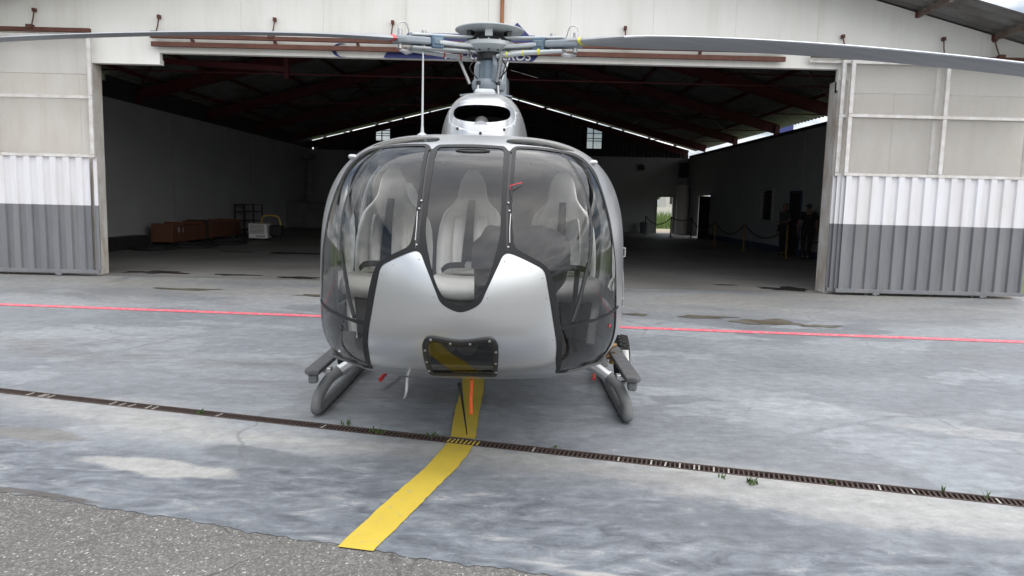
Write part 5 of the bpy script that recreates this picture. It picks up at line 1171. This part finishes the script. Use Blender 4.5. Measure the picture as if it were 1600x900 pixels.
# ---- people
def skin(name, verts, edges, rad, material, parent=None, sub=2, root=0):
    me = bpy.data.meshes.new(name); me.from_pydata(verts, edges, []); me.materials.append(M[material])
    o = bpy.data.objects.new(name, me); col.objects.link(o)
    if parent: o.parent = parent
    me.attributes.new if False else None
    o.modifiers.new('skin', 'SKIN').use_smooth_shade = True
    if not me.skin_vertices: 
        bm = bmesh.new(); bm.from_mesh(me); bm.verts.layers.skin.verify(); bm.to_mesh(me); bm.free()
    for i, r in enumerate(rad):
        sv = me.skin_vertices[0].data[i]; sv.radius = r if isinstance(r, tuple) else (r, r); sv.use_root = (i == root)
    md = o.modifiers.new('sub', 'SUBSURF'); md.levels = md.render_levels = sub
    return o
def person(loc, rz, label, shirt, pose):
    # faces local -Y; z up; height about 1.74
    p = empty('person', loc, rz); tag(p, label, 'person')
    V, E_, Rr = [], [], []
    def v(x, y, z, r, par=None):
        V.append((x, y, z)); Rr.append(r); i = len(V) - 1
        if par is not None: E_.append((par, i))
        return i
    pel = v(0, 0, .95, (.15, .11)); wa = v(0, 0, 1.08, (.14, .10), pel); ch = v(0, -.01, 1.28, (.16, .11), wa); sh = v(0, 0, 1.40, (.13, .09), ch); nk = v(0, .0, 1.49, .055, sh)
    hb = v(0, -.01, 1.55, .062, nk); hm = v(0, -.015, 1.63, (.078, .095), hb); ht = v(0, -.01, 1.70, (.065, .08), hm)
    arms, legs = [], []
    for s in (1, -1):
        a = pose['arm'][0 if s > 0 else 1]; l = pose['leg'][0 if s > 0 else 1]
        s0 = v(s * .18, 0, 1.39, .065, sh); el = v(*a[0], .045, s0); wr = v(*a[1], .030, el); pm = v(*a[2], (.038, .018), wr); arms.append((s0, el, wr, pm))
        d = (Vector(a[2]) - Vector(a[1])).normalized()
        for k, (off, L_) in enumerate(((-.030, .065), (-.010, .078), (.010, .074), (.028, .060))):
            f1 = v(a[2][0] + d.x * .045, a[2][1] + off + d.y * .045, a[2][2] + d.z * .045, .0095, pm); f2 = v(a[2][0] + d.x * (.045 + L_ * .5) - s * .004, a[2][1] + off + d.y * .05, a[2][2] + d.z * (.045 + L_ * .5), .0088, f1); v(a[2][0] + d.x * L_ - s * .018, a[2][1] + off, a[2][2] + d.z * (.045 + L_), .0075, f2)
        t1 = v(a[2][0], a[2][1] - .042, a[2][2] + d.z * .01, .0105, pm); v(a[2][0] - s * .006, a[2][1] - .058, a[2][2] + d.z * .045, .009, t1)
        h = v(s * .095, 0, .90, (.105, .10), pel); kn = v(*l[0], .068, h); an = v(*l[1], .045, kn); he = v(l[1][0], l[1][1] + .02, .05, .042, an); to = v(l[1][0] + s * .02, l[1][1] - .16, .035, (.042, .028), he); legs.append((h, kn, an, he, to))
    skin('body', V, E_, Rr, 'skin', p)
    # clothes: same joints, a little wider, open at neck, sleeves and hems
    cv, ce, cr = [], [], []
    def add(i, k, par=None, pos=None):
        r = Rr[i]; r = tuple(q * k for q in r) if isinstance(r, tuple) else r * k
        cv.append(pos or V[i]); cr.append(r); j = len(cv) - 1
        if par is not None: ce.append((par, j))
        return j
    a0 = add(pel, 1.14); a1 = add(wa, 1.16, a0); a2 = add(ch, 1.12, a1); a3 = add(sh, 1.12, a2); add(nk, 1.25, a3, (0, 0, 1.475)); hem = add(pel, 1.16, a0, (0, 0, .88))
    for s0, el, wr, pm in arms: q = add(s0, 1.18, a3); add(el, 1.5, q, tuple(Vector(V[s0]).lerp(Vector(V[el]), .8)))
    skin('shirt', cv, ce, cr, shirt, p)
    cv, ce, cr = [], [], []; q0 = add(pel, 1.06, None, (0, 0, .94))
    for h, kn, an, he, to in legs: a = add(h, 1.08, q0); k_ = add(kn, 1.25, a); add(an, 1.55, k_, tuple(Vector(V[an]) + Vector((0, 0, .01))))
    skin('trousers', cv, ce, cr, 'trousers', p)
    for h, kn, an, he, to in legs:
        cv, ce, cr = [], [], []; a = add(an, 1.15, None, (V[an][0], V[an][1], .09)); b_ = add(he, 1.18, a); add(to, 1.2, b_); skin('shoe', cv, ce, cr, 'black_trim', p)
    hv = [(0, .005, 1.69), (0, .045, 1.64), (0, .06, 1.57)]; skin('hair', hv, [(0, 1), (1, 2)], [(.074, .075), (.076, .055), (.055, .03)], 'hair', p)
    b = MB(); b.tube([(0, -.105, 1.655), (0, -.122, 1.62), (0, -.108, 1.605)], [.008, .014, .010], 8); b.build('nose', 'skin', p, smooth=True)
    for s in (1, -1):
        b = MB(); b.lathe([(.002, -.012), (.011, -.006), (.011, .002), (.002, .008)], 10, (s * .030, -.098, 1.652), 'Y'); b.build('eye', 'hair', p, smooth=True)
        b = MB(); b.tube([(s * .078, .005, 1.66), (s * .088, .012, 1.64), (s * .08, .005, 1.605)], [.012, .016, .010], 8); b.build('ear', 'skin', p, smooth=True)
    b = MB(); b.tube([(-.022, -.099, 1.572), (0, -.106, 1.572), (.022, -.099, 1.572)], .006, 6); b.build('mouth', 'red_steel', p, smooth=True)
    return p
person((8.98, 22.95, .004), R(172), 'person in dark short-sleeved shirt standing with back turned by right wall', 'shirt', dict(arm=[((.27, .03, 1.13), (.27, -.06, .90), (.265, -.08, .83)), ((-.27, .03, 1.13), (-.27, -.06, .90), (-.265, -.08, .83))], leg=[((.10, -.02, .50), (.085, .03, .08)), ((-.09, .0, .50), (-.06, .0, .08))]))
person((8.92, 24.75, .004), R(-70), 'person in dark grey shirt standing sideways in front of the dark doorway', 'shirt_grey', dict(arm=[((.24, -.02, 1.12), (.14, -.24, 1.08), (.10, -.30, 1.08)), ((-.24, .04, 1.12), (-.23, -.06, .88), (-.225, -.08, .81))], leg=[((.10, -.03, .50), (.10, .02, .08)), ((-.10, .0, .50), (-.10, .02, .08))]))

# ================================================================== BEYOND THE BACK DOOR
b = MB(); b.add([(2, 41.3, -.006), (16, 41.3, -.006), (16, 47.5, -.006), (2, 48.5, -.006)], [(0, 1, 2, 3)]); mat('dirt', (.36, .31, .23), .9, 0, .2, .6); structure(b.build('dirt_path', 'dirt'))
b = MB(); rnd = random.Random(5)
for k in range(2600):
    x, y = rnd.uniform(7.5, 17), rnd.uniform(49, 62); h = rnd.uniform(.5, 1.15); a = rnd.uniform(0, 3.14); dx_, dy_ = math.cos(a) * .03, math.sin(a) * .03; lx, ly = rnd.uniform(-.25, .25), rnd.uniform(-.25, .25)
    b.add([(x - dx_, y - dy_, -.012), (x + dx_, y + dy_, -.012), (x + lx + dx_ * .4, y + ly + dy_ * .4, h * .7), (x + lx * 1.6, y + ly * 1.6, h)], [(0, 1, 2), (2, 3, 0)])
mat('bright_grass', (.13, .20, .045), .7, 0, .4, .8)
o = b.build('tall_grass', 'bright_grass', fix=False); tag(o, 'tall green grass outside the bright back door', 'grass'); o['kind'] = 'stuff'
bw = empty('boundary_wall', (18, 88, 0)); tag(bw, 'low pale boundary wall far behind the grass', 'wall')
for k in range(8): b = MB(); b.box((-10 + k * 3.0, 0, .6), (2.97, .2, 1.2)); b.build('wall_panel', 'far_wall', bw)
fb = empty('far_building', (25.0, 112, 0)); tag(fb, 'far pale building with dark windows seen through the back door', 'building')
b = MB(); b.box((0, 0, 2.6), (6, 6, 5.2)); b.build('wall', 'far_wall', fb)
b = MB(); b.box((0, 0, 5.3), (6.4, 6.4, .2)); b.build('roof', 'roof_sheet', fb)
for x in (-2.0, -.2, 1.8): b = MB(); b.box((x, -3.02, 2.4), (1.0, .08, 1.6)); b.build('window', 'dark_thing', fb)
for i, (x, y, h, lab) in enumerate(((18.0, 100, 5.5, 'green tree left of the far pale building'), (31.0, 104, 6.2, 'green tree right of the far pale building'))):
    t_ = empty('tree', (x, y, 0)); tag(t_, lab, 'tree', 'trees far behind the hangar'); rnd = random.Random(i)
    b = MB(); b.tube([(0, 0, -.02), (.1, 0, h * .3), (.05, .1, h * .6)], [.22, .16, .08], 10); b.tube([(.1, 0, h * .3), (.9, .2, h * .55)], [.1, .04], 8); b.tube([(.1, 0, h * .33), (-.8, -.2, h * .6)], [.1, .04], 8); b.build('trunk', 'bark', t_, smooth=True)
    b = MB()
    for k in range(1500):
        c_ = Vector((rnd.gauss(0, 1), rnd.gauss(0, 1), rnd.gauss(0, 1))).normalized() * rnd.uniform(.4, 1) ** .5; c_ = Vector((c_.x * 1.9, c_.y * 1.9, h * .66 + c_.z * h * .34)); u_ = Vector((rnd.gauss(0, 1), rnd.gauss(0, 1), rnd.gauss(0, 1))).normalized() * .22; w_ = u_.orthogonal().normalized() * .12
        b.add([c_ - u_, c_ + w_, c_ + u_, c_ - w_], [(0, 1, 2, 3)])
    b.build('crown', 'leaf', t_, fix=False)
# neighbouring building whose blue fascia shows through the gap above the right wall
nb_ = empty('neighbour_building', (16.2, 43, 0)); tag(nb_, 'white neighbouring building with blue fascia seen through gap above right wall', 'building')
b = MB(); b.box((0, 0, 2.55), (6, 9, 5.1)); b.build('wall', 'facade', nb_)
b = MB(); b.box((-2.65, -4.6, 5.5), (.75, .2, .55)); b.build('fascia', 'sign_blue', nb_)
b = MB(); b.box((0, 0, 5.16), (6.2, 9, .1)); b.build('roof', 'roof_sheet', nb_)
